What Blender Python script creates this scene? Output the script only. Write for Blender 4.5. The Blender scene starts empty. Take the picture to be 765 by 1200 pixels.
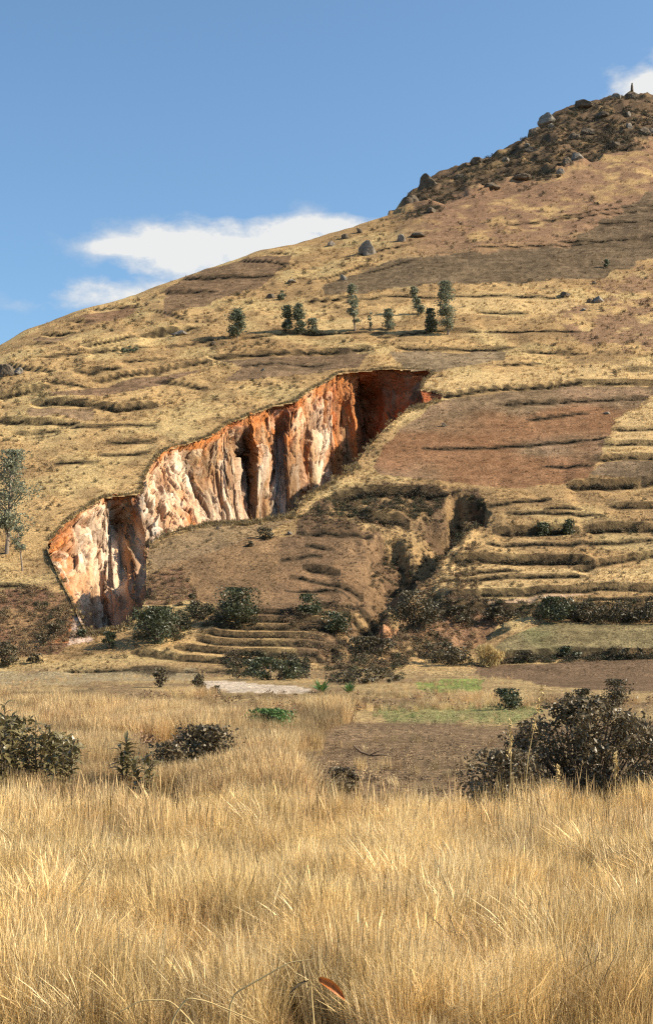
import bpy, math, random
import numpy as np
from mathutils import Vector
rng = np.random.default_rng(7)
random.seed(7)
sc = bpy.context.scene
COL = sc.collection
R = math.radians

# ------------------------------------------------------------------ camera, sky, sun, exposure
F, CX, HY = 1667.0, 382.5, 740.0          # 50 mm lens on a 24 x 36 slide held upright; level camera, eye at the origin
cd = bpy.data.cameras.new('camera'); cam = bpy.data.objects.new('camera', cd); COL.objects.link(cam)
cd.sensor_fit = 'VERTICAL'; cd.sensor_height = 36.0; cd.sensor_width = 24.0; cd.lens = 50.0
cd.shift_y = (HY - 600.0) / 1200.0
cd.clip_start = 0.3; cd.clip_end = 20000
cam.rotation_euler = (R(90), 0, 0)
sc.camera = cam

SUN_EL, SUN_AZ = 36.5, 92.0                # azimuth measured from +Y (view direction) clockwise
sx, sy, sz = math.cos(R(SUN_EL))*math.sin(R(SUN_AZ)), math.cos(R(SUN_EL))*math.cos(R(SUN_AZ)), math.sin(R(SUN_EL))
sd = bpy.data.lights.new('sun', 'SUN'); sun = bpy.data.objects.new('sun', sd); COL.objects.link(sun)
sd.energy = 5.0; sd.angle = R(0.53); sd.color = (1.0, 0.885, 0.69)
sun.rotation_euler = Vector((sx, sy, sz)).to_track_quat('Z', 'Y').to_euler()

world = bpy.data.worlds.new('World'); sc.world = world; world.use_nodes = True
sc.view_settings.view_transform = 'Standard'; sc.view_settings.look = 'None'
sc.view_settings.exposure = 0.78; sc.view_settings.gamma = 1.0
sc.cycles.use_denoising = False; sc.cycles.filter_width = 1.25; sc.cycles.max_bounces = 5; sc.cycles.diffuse_bounces = 2; sc.cycles.glossy_bounces = 2
sc.cycles.transmission_bounces = 2; sc.cycles.transparent_max_bounces = 4

def build_world():
    nt = world.node_tree; N = nt.nodes; L = nt.links; N.clear()
    def node(t, **k):
        n = N.new(t)
        for a, b in k.items(): setattr(n, a, b)
        return n
    def mth(op, a, b=None, clamp=False):
        n = node('ShaderNodeMath', operation=op, use_clamp=clamp)
        for i, v in enumerate((a, b)):
            if v is None: continue
            if isinstance(v, (int, float)): n.inputs[i].default_value = v
            else: L.new(v, n.inputs[i])
        return n.outputs[0]
    sky = node('ShaderNodeTexSky', sky_type='NISHITA'); sky.sun_disc = False
    sky.sun_elevation = R(SUN_EL); sky.sun_rotation = R(SUN_AZ)
    sky.altitude = 1200; sky.air_density = 1.0; sky.dust_density = 3.2; sky.ozone_density = 2.2
    tn = node('ShaderNodeVectorMath', operation='MULTIPLY'); L.new(sky.outputs[0], tn.inputs[0]); tn.inputs[1].default_value = (.94, 1.12, 1.14)
    b1 = node('ShaderNodeBackground'); b1.inputs[1].default_value = 0.097; L.new(tn.outputs[0], b1.inputs[0])
    tc = node('ShaderNodeTexCoord'); sp = node('ShaderNodeSeparateXYZ'); L.new(tc.outputs['Generated'], sp.inputs[0])
    ysafe = mth('MAXIMUM', sp.outputs[1], 0.05)
    u = mth('DIVIDE', sp.outputs[0], ysafe); v = mth('DIVIDE', sp.outputs[2], ysafe)
    mp = node('ShaderNodeMapping'); L.new(tc.outputs['Generated'], mp.inputs[0]); mp.inputs['Scale'].default_value = (9, 9, 17)
    nz = node('ShaderNodeTexNoise'); L.new(mp.outputs[0], nz.inputs['Vector']); nz.inputs['Scale'].default_value = 1.3
    nz.inputs['Detail'].default_value = 10; nz.inputs['Roughness'].default_value = 0.62
    nn = mth('MULTIPLY', mth('SUBTRACT', nz.outputs['Fac'], 0.5), 2.9)
    tot = None
    # cloud banks: centre (u, elevation), half sizes, weight
    for (px, py, wx, wy, k) in ((300, 296, 170, 44, 1.35), (175, 290, 85, 15, 1.0), (150, 344, 110, 26, 0.95),
                                (400, 266, 120, 17, 1.1), (765, 100, 62, 30, 1.1), (820, 92, 70, 55, 1.2), (60, 352, 90, 26, .38)):
        cu, cv = (px-CX)/F, (HY-py)/F
        a = mth('POWER', mth('DIVIDE', mth('ABSOLUTE', mth('SUBTRACT', u, cu)), wx/F), 2.0)
        b = mth('POWER', mth('DIVIDE', mth('ABSOLUTE', mth('SUBTRACT', v, cv)), wy/F), 2.0)
        g = mth('MULTIPLY', mth('EXPONENT', mth('MULTIPLY', mth('ADD', a, b), -1.0)), k)
        tot = g if tot is None else mth('MAXIMUM', tot, g)
    m = mth('ADD', tot, nn)
    m = mth('MULTIPLY', mth('SUBTRACT', m, 0.30), 1.9, True)
    m = mth('MULTIPLY', m, mth('MULTIPLY', tot, 2.0, True))
    m = mth('MULTIPLY', m, 0.94)
    b2 = node('ShaderNodeBackground'); b2.inputs[1].default_value = 0.54
    cm = node('ShaderNodeMix', data_type='RGBA'); cm.inputs[6].default_value = (.66, .72, .80, 1); cm.inputs[7].default_value = (.95, .95, .93, 1)
    L.new(mth('MULTIPLY', mth('SUBTRACT', m, 0.15), 1.25, True), cm.inputs[0]); L.new(cm.outputs[2], b2.inputs[0])
    mx = node('ShaderNodeMixShader'); L.new(m, mx.inputs[0]); L.new(b1.outputs[0], mx.inputs[1]); L.new(b2.outputs[0], mx.inputs[2])
    out = node('ShaderNodeOutputWorld'); L.new(mx.outputs[0], out.inputs[0])
build_world()

# ------------------------------------------------------------------ noise
_tab = np.random.default_rng(11).random(65536).astype(np.float32)
def _h(ix, iy, s):
    return _tab[((ix*7349 + iy*9151 + s*3571) ^ (ix*ix*31 + iy*17)) & 65535]
def vnoise(x, y, s=0):
    x0 = np.floor(x); y0 = np.floor(y); fx = x-x0; fy = y-y0
    ix = x0.astype(np.int64); iy = y0.astype(np.int64)
    fx = fx*fx*(3-2*fx); fy = fy*fy*(3-2*fy)
    a = _h(ix, iy, s); b = _h(ix+1, iy, s); c = _h(ix, iy+1, s); d = _h(ix+1, iy+1, s)
    return (a*(1-fx)+b*fx)*(1-fy) + (c*(1-fx)+d*fx)*fy
def fbm(x, y, s=0, o=4, g=0.5):
    v = 0; a = 1; t = 0
    for i in range(o):
        v = v + a*vnoise(x*2**i+17.3*i, y*2**i-9.1*i, s+i*13); t += a; a *= g
    return v/t
def sstep(a, b, x):
    q = np.clip((x-a)/(b-a), 0, 1); return q*q*(3-2*q)

# ------------------------------------------------------------------ the hill: height as a function of plan position
GZ = -3.4                                   # level of the valley floor below the eye
yb = np.arange(0, 1600, 1.0)
pts = [(0, GZ), (112, GZ), (126, 0), (148, 7.4), (177, 17.7), (215, 32.3), (265, 53), (330, 82.5), (410, 123), (505, 177), (575, 219), (700, 292), (1600, 800)]
zb = np.interp(yb, [p[0] for p in pts], [p[1] for p in pts])
for _ in range(2): zb = np.convolve(np.pad(zb, 7, 'edge'), np.ones(15)/15, 'valid')
zb[:104] = GZ
tb = zb[30:]/yb[30:]; yb2 = yb[30:]
SKY = [(-2400, 735), (-900, 690), (-500, 590), (-200, 480), (0, 406), (30, 388), (65, 375), (100, 362), (160, 347), (200, 330), (270, 306), (340, 286), (380, 277),
       (440, 257), (463, 248), (480, 229), (505, 208), (545, 197), (590, 178), (630, 153), (652, 132), (690, 121), (720, 113), (740, 107), (765, 113),
       (860, 112), (1000, 140), (1300, 240), (1900, 500), (3200, 700)]
skx = np.array([(p[0]-CX)/F for p in SKY]); skt = np.array([(HY-p[1])/F for p in SKY])
def tsky(u): return np.interp(u, skx, skt)
def D(u, t):
    """distance along the view axis at which the bare slope is seen at elevation t"""
    ts = tsky(u); s = np.clip((t+0.1)/(ts+0.1), 0, 1)
    y = np.interp(t, tb, yb2)
    return y + 0.11*y*(1-np.sqrt(np.clip(1-s**11, 0, 1)))
NU, Y0, Y1 = 900, 100, 1600
ug = np.linspace(-1.3, 1.3, NU); yg = np.arange(Y0, Y1+1, 1.0)
Ztab = np.zeros((NU, len(yg)))
q = np.linspace(0, 1, 1500)
for i, u in enumerate(ug):
    ts = float(tsky(u)); t = ts - (ts+0.12)*(1-q)**2.2
    d = D(u, t); z = np.interp(yg, d, t*d)
    ys = d[-1]; dl = np.clip(yg-ys, 0, None)
    fall = np.where(dl < 90, 0.002*dl*dl, 16.2+0.36*(dl-90))
    zz = np.where(yg <= ys, z, ts*ys - fall + dl*ts*np.exp(-dl/25))
    Ztab[i] = np.where(yg <= 108, GZ, np.maximum(zz, GZ-12))
def base_z(x, y):
    x = np.asarray(x, float); y = np.asarray(y, float)
    u = np.clip(x/np.maximum(y, 20), -1.299, 1.299)
    a = (u+1.3)/2.6*(NU-1); b = np.clip(y-Y0, 0, Y1-Y0-1.001)
    ia = np.clip(a.astype(int), 0, NU-2); ib = b.astype(int); fa = a-ia; fb = b-ib
    z = (Ztab[ia, ib]*(1-fb)+Ztab[ia, ib+1]*fb)*(1-fa) + (Ztab[ia+1, ib]*(1-fb)+Ztab[ia+1, ib+1]*fb)*fa
    bank = (1-sstep(3.0, 8.5, y))*1.7 + (1-sstep(-30, 3, y))*0.3
    return np.where(y < 104, GZ+bank, z)
def photo_uv(x, y):
    """picture column and row at which the bare slope at plan (x, y) is seen from the eye: used to read field outlines"""
    y = np.maximum(np.asarray(y, float), 1.0)
    return CX+F*np.asarray(x)/y, HY-F*base_z(x, y)/y
def plan(px, py):
    u = (px-CX)/F; t = (HY-py)/F
    y = D(u, t) if t > -0.0305 else GZ/t
    y = float(y); return u*y, y
def inpoly(px, py, poly):
    c = np.zeros(np.shape(px), bool); n = len(poly)
    for i in range(n):
        (x1, y1), (x2, y2) = poly[i], poly[(i+1) % n]
        if y1 == y2: continue
        c ^= ((y1 > py) != (y2 > py)) & (px < (x2-x1)*(py-y1)/(y2-y1)+x1)
    return c

# terrace risers: outline in the photo's coordinates (read onto the slope) and visible height
TERR = [
 ([(37,404),(61,403)],3),([(55,391),(84,389)],4),([(112,363),(160,361)],3),([(86,377),(105,376)],3),([(170,393),(200,387)],4),
 ([(104,406),(152,394)],4),([(108,414),(167,406)],4),([(94,436),(136,433)],6),([(115,444),(160,436),(200,428),(243,422)],5),
 ([(251,418),(311,416),(380,410),(432,408)],5),([(0,463),(52,453)],7),([(42,471),(131,474),(136,476),(180,471)],7),
 ([(-60,492),(0,493),(88,494)],6),([(89,498),(178,496)],3),([(24,504),(65,501)],4),([(131,516),(178,514)],4),([(285,306),(334,307)],3),
 ([(217,328),(321,322)],3),([(322,298),(342,298)],2),([(193,343),(250,341)],3),([(180,390),(227,384)],5),([(363,354),(407,349)],4),
 ([(407,353),(477,348),(570,345),(660,348)],2.5),([(290,396),(337,391),(380,390),(448,390)],3),([(448,394),(511,387),(558,388)],3),
 ([(290,429),(316,426),(380,424)],2.5),([(188,445),(238,454)],3),([(565,366),(612,366)],4),([(470,408),(596,405)],4),
 ([(573,388),(675,388)],2),([(617,411),(677,413)],3),([(588,428),(628,424)],3),([(520,464),(565,459),(643,452),(675,447),(765,447),(840,449)],5),
 ([(737,435),(800,434)],4),([(591,475),(670,469),(753,465)],4),([(622,490),(683,483)],3),([(500,526),(565,523),(664,518),(709,516)],2.5),
 ([(722,504),(820,505)],3.5),([(707,523),(820,521)],4.5),([(703,541),(722,538),(820,536)],6),([(670,569),(765,564),(850,560)],9),
 ([(719,592),(850,590)],6),([(643,598),(675,597)],3),([(583,623),(630,620),(672,618)],9),([(690,619),(765,618),(860,618)],9),
 ([(533,661),(565,658),(641,654),(690,659)],9),([(677,664),(727,655),(765,648),(850,640)],6),([(540,675),(600,670)],3),
 ([(500,701),(565,698),(643,694),(701,685),(748,687),(850,692)],7),([(515,712),(615,714)],9),([(625,713),(765,713),(860,713)],15),
 ([(565,771),(591,768),(664,764),(706,766),(860,765)],9),([(285,720),(395,719)],4.5),([(272,728),(395,728)],5.5),([(256,736),(395,736)],5.5),([(246,744),(395,744)],5.5),
 ([(236,752),(390,753)],6),([(211,760),(298,762),(380,763)],6),([(160,766),(220,771),(330,775)],6),([(160,784),(300,786)],4),([(575,640),(680,636),(765,632)],3),([(520,682),(600,676),(680,672)],3.5),([(600,600),(700,604)],3),([(560,590),(640,585)],3),([(765,700),(690,704)][::-1],3),
 ([(81,785),(200,786)],4),([(392,583),(452,575),(518,578)],11),([(424,603),(473,605)],10),([(353,625),(431,625)],4),([(364,640),(386,641)],3),
 ([(360,662),(392,665)],7),([(397,699),(440,701)],6),([(377,707),(430,709)],5),([(640,545),(690,548)],2),([(335,654),(372,650)],2),([(345,672),(420,674)],1.5),([(340,688),(410,684)],1.5),([(440,650),(480,647)],3),([(0,690),(30,690)],3),
 ([(600,262),(765,245)],2.5),([(660,255),(765,240)],2),([(690,262),(800,256)],3),([(560,292),(690,282)],2),([(660,282),(765,276)],3),
 ([(50,420),(92,416)],3),([(10,430),(60,436)],4),([(150,424),(190,418)],3),([(60,448),(100,452)],3),([(200,404),(250,398)],3),([(180,366),(215,372)],2),
 ([(120,530),(170,528)],2.5),([(70,540),(110,538)],2.5),([(420,300),(470,288)],3),([(430,320),(480,306)],2.5),([(380,326),(425,312)],3)]
TL = []
for poly, th in TERR:
    pp = [plan(*p) for p in poly]
    # densify in u along the photo line
    us, ys = [], []
    for (a, b) in zip(poly[:-1], poly[1:]):
        n = max(2, int(abs(b[0]-a[0])/6))
        for k in range(n):
            w = k/n; px = a[0]*(1-w)+b[0]*w; py = a[1]*(1-w)+b[1]*w
            x, y = plan(px, py); us.append(x/y); ys.append(y)
    x, y = pp[-1]; us.append(x/y); ys.append(y)
    TL.append((np.array(us), np.array(ys), 1.12*th*np.mean(ys)/F))

def WOB(u, h): return (fbm(u*70, u*0, int(h*100) & 63, 3)-.5)*.8*h
# secondary gullies: polyline, depth, width on the left and on the right side (right bank steep)
CH = [([(535,612),(525,628),(500,655),(470,680)], 3.6, 4.6, 1.1),
      ([(540,606),(525,628),(512,645)], 2.2, 2.6, 1.0),
      ([(505,662),(470,690),(440,712),(425,745)], 2.9, 2.2, 1.0),
      ([(510,700),(480,722),(440,748),(396,768)], 2.6, 1.5, 1.1),
      ([(578,735),(540,752),(500,765)], 1.8, 2.6, 1.2),
      
      ([(470,652),(430,690)], 1.1, 2.0, .7)]
CHP = [([plan(*p) for p in poly], h, wl, wr) for poly, h, wl, wr in CH]
OUTC = [(455,252),(480,222),(505,200),(590,168),(650,120),(740,95),(900,90),(900,180),(765,172),(715,178),(660,200),(612,215),(560,222),(520,238),(480,246)]
SPURS = [(300, 690, 60, 30, 1.2), (200, 640, 40, 22, .8), (50, 725, 45, 26, 1.6), (620, 640, 90, 30, .6)]   # gentle swellings

BROKEN = [(350,605),(390,578),(560,574),(580,605),(540,650),(500,700),(600,715),(560,745),(470,782),(400,785),(405,715),(420,690),(430,650),(360,625)]
def disp(x, y):
    x = np.asarray(x, float); y = np.asarray(y, float)
    u = x/np.maximum(y, 20)
    px, py = photo_uv(x, y)
    hillw = sstep(108, 125, y)
    calm = 1-.75*inpoly(px, py, [(150,795),(205,750),(235,712),(400,705),(405,770),(330,790)])
    z = hillw*calm*((fbm(x/14, y/14, 3, 3)-.5)*1.3 + inpoly(px, py, BROKEN)*(fbm(x/1.7, y/2.6, 12, 4)-.5)*1.1 + (fbm(x/2.6, y/2.6, 5, 4)-.5)*0.30) + (1-hillw)*(fbm(x/5, y/5, 9, 4)-.5)*0.25
    z = z + hillw*sstep(200, 500, y)*(fbm(x/9, y/9, 8, 3)-.5)*1.6
    near = (y > 70) & (y < 760) & (np.abs(u) < .33)
    if near.any():
        xn, yn, un = x[near], y[near], u[near]; zn = np.zeros_like(xn)
        for us, ys, h in TL:
            m = (un > us[0]-.006) & (un < us[-1]+.006)
            if not m.any(): continue
            yl = np.interp(un[m], us, ys) + WOB(un[m], h)
            dl = yn[m]-yl; sp = np.maximum(h*.25, yl*.0014)
            e = sstep(us[0]-.006, us[0]+.004, un[m])*(1-sstep(us[-1]-.004, us[-1]+.006, un[m]))
            zn[m] += 1.15*h*(sstep(-sp, sp, dl)-.5)*np.exp(-np.abs(dl)/(1.2+(4+3*h)*(yl/220)**2))*e
        for P, h, wl, wr in CHP:
            best = np.full(xn.shape, 1e9); side = np.zeros(xn.shape); wz = np.zeros(xn.shape)
            cx = np.mean([p[0] for p in P]); cy = np.mean([p[1] for p in P])
            m = (np.abs(xn-cx) < 32) & (np.abs(yn-cy) < 60)
            if not m.any(): continue
            xm, ym = xn[m], yn[m]; bd = np.full(xm.shape, 1e9); sg = np.zeros(xm.shape)
            for (ax, ay), (bx, by) in zip(P[:-1], P[1:]):
                dx, dy = bx-ax, by-ay; L2 = dx*dx+dy*dy
                w = np.clip(((xm-ax)*dx+(ym-ay)*dy)/L2, 0, 1); d = np.hypot(xm-ax-w*dx, ym-ay-w*dy)
                s = np.sign((xm-ax)*dy-(ym-ay)*dx)*np.sign(dy if abs(dy) > 1e-6 else 1)
                k = d < bd; bd[k] = d[k]; sg[k] = s[k]
            d = bd*np.where(sg > 0, 1/wr, 1/wl)*(.8+.4*vnoise(xm/1.5, ym/1.5, 77))
            zn[m] -= h*np.where(sg > 0, 1-sstep(0, 1.5, d), np.exp(-d*d))
        for bpx, bpy_, rx_, ry_, dep in ((546,597,2.6,7.5,3.4),(456,640,2.6,5.5,2.2),(168,700,.8,3,1.0)):
            bx, by = plan(bpx, bpy_); m = (np.abs(xn-bx) < 12) & (np.abs(yn-by) < 20)
            d = np.hypot((xn[m]-bx)/rx_, (yn[m]-by)/ry_)*(.7+.6*fbm(xn[m]/1.3, yn[m]/2.2, 78, 3)); zn[m] -= dep*(1-sstep(.7, 1.08, d))
        z[near] += zn
    ou = (px > 440) & (py < 270) & (y > 350)
    if ou.any():
        w = inpoly(px, py+(vnoise(x/12, y/12, 4)-.5)*10, OUTC) & ou
        r = 1-np.abs(2*fbm(x/13, y/17, 21, 4)-1)
        z = z + np.where(w, 5.5*(r-.72)*sstep(0, 30, np.where(ou, 640-y, 0)+120), 0)
    return z
def ground(x, y):
    x = np.atleast_1d(np.asarray(x, float)); y = np.atleast_1d(np.asarray(y, float))
    return base_z(x, y)+disp(x, y)

# ------------------------------------------------------------------ gully outline (rim above, lip below), read onto the slope
RIM = [(55,641),(64,630),(75,617),(88,607),(100,598),(110,591),(120,585),(132,581),(150,579),(164,577),(165,569),(166,562),(172,549),(180,538),(190,530),(200,525),
       (222,518),(240,513),(258,502),(268,495),(280,490),(296,483),(314,476),(330,473),(346,472),(349,468),(358,462),(368,455),(380,447),(395,437),(410,434),(430,432),
       (455,431),(480,431),(500,432),(508,438),(499,446),(492,456),(505,458),(520,464)]
LIP = [(55,645),(62,665),(74,688),(85,705),(94,725),(100,739),(125,742),(150,738),(164,722),(170,712),(172,690),(173,660),(178,640),(190,630),(215,621),(245,614),
       (290,611),(330,607),(346,605),(352,590),(372,574),(395,562),(414,548),(425,532),(440,515),(458,495),(478,480),(500,475),(516,469)]
_rd = []
for (a, b) in zip(RIM[:-1], RIM[1:]):
    m_ = max(1, int(math.hypot(b[0]-a[0], b[1]-a[1])/1.3))
    for k in range(m_): w = k/m_; _rd.append((a[0]*(1-w)+b[0]*w, a[1]*(1-w)+b[1]*w))
_nn = fbm(np.arange(len(_rd))/4.0, np.zeros(len(_rd)), 301, 3)
GPOLY = [(p[0]+.6*(n_-.35), p[1]+3.4*max(0, n_-.38)) for p, n_ in zip(_rd, _nn)] + [RIM[-1]] + LIP[::-1]

# ------------------------------------------------------------------ materials
def mat(name, color=(.5,.5,.5), rough=1.0, spec=0.1, attr=None, noise=None, bump=None, translucent=0.0, instancer=False, rand=0.0, blades=False):
    m = bpy.data.materials.new(name); m.use_nodes = True; nt = m.node_tree; N = nt.nodes; L = nt.links
    p = N['Principled BSDF']; p.inputs['Roughness'].default_value = rough; p.inputs['Specular IOR Level'].default_value = spec
    src = None
    if attr:
        a = N.new('ShaderNodeAttribute'); a.attribute_name = attr
        if instancer: a.attribute_type = 'INSTANCER'
        src = a.outputs['Color']
    else:
        c = N.new('ShaderNodeRGB'); c.outputs[0].default_value = (*color, 1); src = c.outputs[0]
    def mul(src, fac_socket, lo, hi, f0=.3, f1=.7):
        mr = N.new('ShaderNodeMapRange'); mr.inputs[1].default_value = f0; mr.inputs[2].default_value = f1
        mr.inputs[3].default_value = lo; mr.inputs[4].default_value = hi; L.new(fac_socket, mr.inputs[0])
        mm = N.new('ShaderNodeVectorMath'); mm.operation = 'SCALE'; L.new(src, mm.inputs[0]); L.new(mr.outputs[0], mm.inputs['Scale'])
        return mm.outputs[0]
    g = N.new('ShaderNodeNewGeometry')
    if noise:
        for (scale, lo, hi) in noise:
            n = N.new('ShaderNodeTexNoise'); n.inputs['Scale'].default_value = scale; n.inputs['Detail'].default_value = 5
            L.new(g.outputs['Position'], n.inputs['Vector']); src = mul(src, n.outputs['Fac'], lo, hi)
    if rand:
        o = N.new('ShaderNodeObjectInfo'); src = mul(src, o.outputs['Random'], 1-rand, 1+rand, 0, 1)
    if blades:
        a = N.new('ShaderNodeAttribute'); a.attribute_name = 'blade_var'; mm = N.new('ShaderNodeVectorMath'); mm.operation = 'SCALE'
        L.new(src, mm.inputs[0]); L.new(a.outputs['Fac'], mm.inputs['Scale']); src = mm.outputs[0]
    L.new(src, p.inputs['Base Color'])
    if bump:
        n = N.new('ShaderNodeTexNoise'); n.inputs['Scale'].default_value = bump[0]; n.inputs['Detail'].default_value = 6
        n.inputs['Roughness'].default_value = .65
        L.new(g.outputs['Position'], n.inputs['Vector'])
        b = N.new('ShaderNodeBump'); b.inputs['Strength'].default_value = bump[1]; b.inputs['Distance'].default_value = bump[2]
        L.new(n.outputs['Fac'], b.inputs['Height']); L.new(b.outputs[0], p.inputs['Normal'])
    if translucent:
        t = N.new('ShaderNodeBsdfTranslucent'); L.new(src, t.inputs[0])
        mx = N.new('ShaderNodeMixShader'); mx.inputs[0].default_value = translucent
        L.new(p.outputs[0], mx.inputs[1]); L.new(t.outputs[0], mx.inputs[2])
        L.new(mx.outputs[0], N['Material Output'].inputs[0])
    return m
M_ground = mat('ground_soil_and_grass', attr='albedo', noise=[(1.1, .8, 1.2), (4.5, .62, 1.38), (0.28, .88, 1.12)], bump=(3.0, .9, .35), spec=.05)
M_cliff = mat('weathered_laterite', attr='albedo', noise=[(2.2, .85, 1.15)], bump=(2.5, .8, .35), spec=.1)
M_straw = mat('dry_grass_straw', attr='tint', instancer=True, rand=.2, translucent=.3, spec=.25, rough=.55, blades=True)
M_scrub = mat('dry_scrub', attr='tint', instancer=True, rand=.35, spec=.2, rough=.7)
M_rock = mat('lichen_granite', (.135,.105,.075), noise=[(.6,.6,1.3),(3,.75,1.2)], bump=(1.8,.8,.4))
M_rockgrey = mat('pale_granite', (.235,.20,.16), noise=[(.8,.6,1.25),(4,.8,1.2)], bump=(2.5,.8,.3))
M_bark = mat('eucalyptus_bark', (.26,.20,.15), noise=[(3,.7,1.2)])
M_euc = mat('eucalyptus_leaf', (.22,.225,.15), noise=[(.9,.75,1.3)], spec=.2, rough=.6, translucent=.3)
M_eucd = mat('eucalyptus_leaf_dark', (.14,.155,.10), noise=[(.9,.75,1.3)], spec=.2, rough=.6, translucent=.25)
M_green = mat('dark_green_leaf', (.06,.068,.03), noise=[(.9,.7,1.4)], spec=.4, rough=.45, translucent=.1)
M_olive = mat('dusty_olive_leaf', (.095,.076,.04), noise=[(.9,.7,1.3)], spec=.3, rough=.5, translucent=.1)
M_fresh = mat('fresh_green_leaf', (.10,.17,.05), noise=[(1.5,.75,1.25)], spec=.4, rough=.45, translucent=.25)
M_glossy = mat('glossy_brown_leaf', (.15,.112,.06), noise=[(1.2,.7,1.4)], spec=.35, rough=.45, translucent=.12)
M_twig = mat('brown_twig', (.14,.10,.07), noise=[(5,.7,1.2)])
M_leaf = mat('olive_broad_leaf', (.18,.145,.062), noise=[(4,.75,1.25)], spec=.5, rough=.4, translucent=.2)
M_strawc = mat('straw_tussock', (.52,.38,.17), noise=[(2,.8,1.2)], translucent=.25)
M_deadleaf = mat('rusty_dead_leaf', (.50,.15,.03), noise=[(30,.6,1.5)], spec=.3, rough=.5, translucent=.2)
M_stem = mat('dry_stem', (.60,.44,.20), noise=[(12,.8,1.15)], spec=.2)

# ------------------------------------------------------------------ mesh helpers
def mesh_np(name, verts, faces, cols=None, smooth=True, attr='albedo'):
    """verts (n,3); faces (m,4) or (m,3)"""
    me = bpy.data.meshes.new(name); verts = np.asarray(verts, np.float32); faces = np.asarray(faces, np.int32)
    k = faces.shape[1]
    me.vertices.add(len(verts)); me.vertices.foreach_set('co', verts.ravel())
    me.loops.add(faces.size); me.loops.foreach_set('vertex_index', faces.ravel())
    me.polygons.add(len(faces)); me.polygons.foreach_set('loop_start', np.arange(0, faces.size, k, dtype=np.int32))
    me.polygons.foreach_set('loop_total', np.full(len(faces), k, np.int32))
    if smooth: me.polygons.foreach_set('use_smooth', np.ones(len(faces), bool))
    me.update(calc_edges=True); me.validate()
    if cols is not None:
        a = me.attributes.new(attr, 'FLOAT_COLOR', 'POINT')
        a.data.foreach_set('color', np.c_[cols, np.ones(len(cols))].astype(np.float32).ravel())
    return me
def obj(name, me, m=None, parent=None, loc=None):
    if m is not None and not me.materials: me.materials.append(m)
    o = bpy.data.objects.new(name, me); COL.objects.link(o)
    if parent is not None: o.parent = parent
    if loc is not None: o.location = loc
    return o
def tag(o, label=None, cat=None, group=None, kind=None):
    for k, v in (('label', label), ('category', cat), ('group', group), ('kind', kind)):
        if v: o[k] = v
    return o
def thing(name, label, cat, loc, group=None, rz=0):
    o = bpy.data.objects.new(name, None); COL.objects.link(o); o.location = loc; o.rotation_euler = (0, 0, rz)
    o.empty_display_size = .3
    return tag(o, label, cat, group)
def sub_mesh(name, V, Fc, C, keep):
    f = Fc[keep]; used = np.unique(f); mp = np.zeros(len(V), np.int32); mp[used] = np.arange(len(used))
    return mesh_np(name, V[used], mp[f], C[used])

# ------------------------------------------------------------------ terrain sheet
def ts_rows():
    a = -3.4/np.concatenate([np.arange(-.45, -.062, .0022), np.arange(-.061, -.031, .0008)])
    t = np.arange(-.030, .392, .0009)
    b = np.interp(t, tb, yb2); b = b[b > a[-1]+.5]
    c = np.concatenate([np.arange(b[-1]+4, 760, 6), np.arange(780, 1500, 60), [1600, 2000, 2800, 4500, 8000]])
    return np.concatenate([[-3000, -1200, -500, -200, -90, -40, -20, -10, -5, -2, 0, 1.5, 3, 4, 5, 6, 7], a, b, c])
rows = ts_rows(); rows = np.unique(rows)
inn = np.arange(-.238, .2381, .0009)
out_ = np.concatenate([.24+np.cumsum(np.linspace(.0015, .012, 60)), ])
out2 = out_[-1]+np.cumsum(np.linspace(.03, .6, 12)); out_ = np.concatenate([out_, out2])
cols_u = np.concatenate([-out_[::-1], inn, out_])
nr, nc = len(rows), len(cols_u)
YY = np.repeat(rows[:, None], nc, 1); XX = cols_u[None, :]*np.maximum(YY, 25)
XX = np.where(YY < 25, cols_u[None, :]*(25+np.maximum(0, -YY)*.9), XX)
far = YY > 1500
ZZ = np.zeros_like(XX)
ZZ[:] = base_z(XX.ravel(), np.minimum(YY.ravel(), 1590)).reshape(XX.shape)
ZB = ZZ.copy()
ZZ += np.where(far | (YY < -20), 0, disp(XX.ravel(), YY.ravel()).reshape(XX.shape))
ZZ = np.where(far, GZ-12, ZZ)
PX = CX+F*XX/np.maximum(YY, 1); PY = HY-F*ZB/np.maximum(YY, 1)

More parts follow.
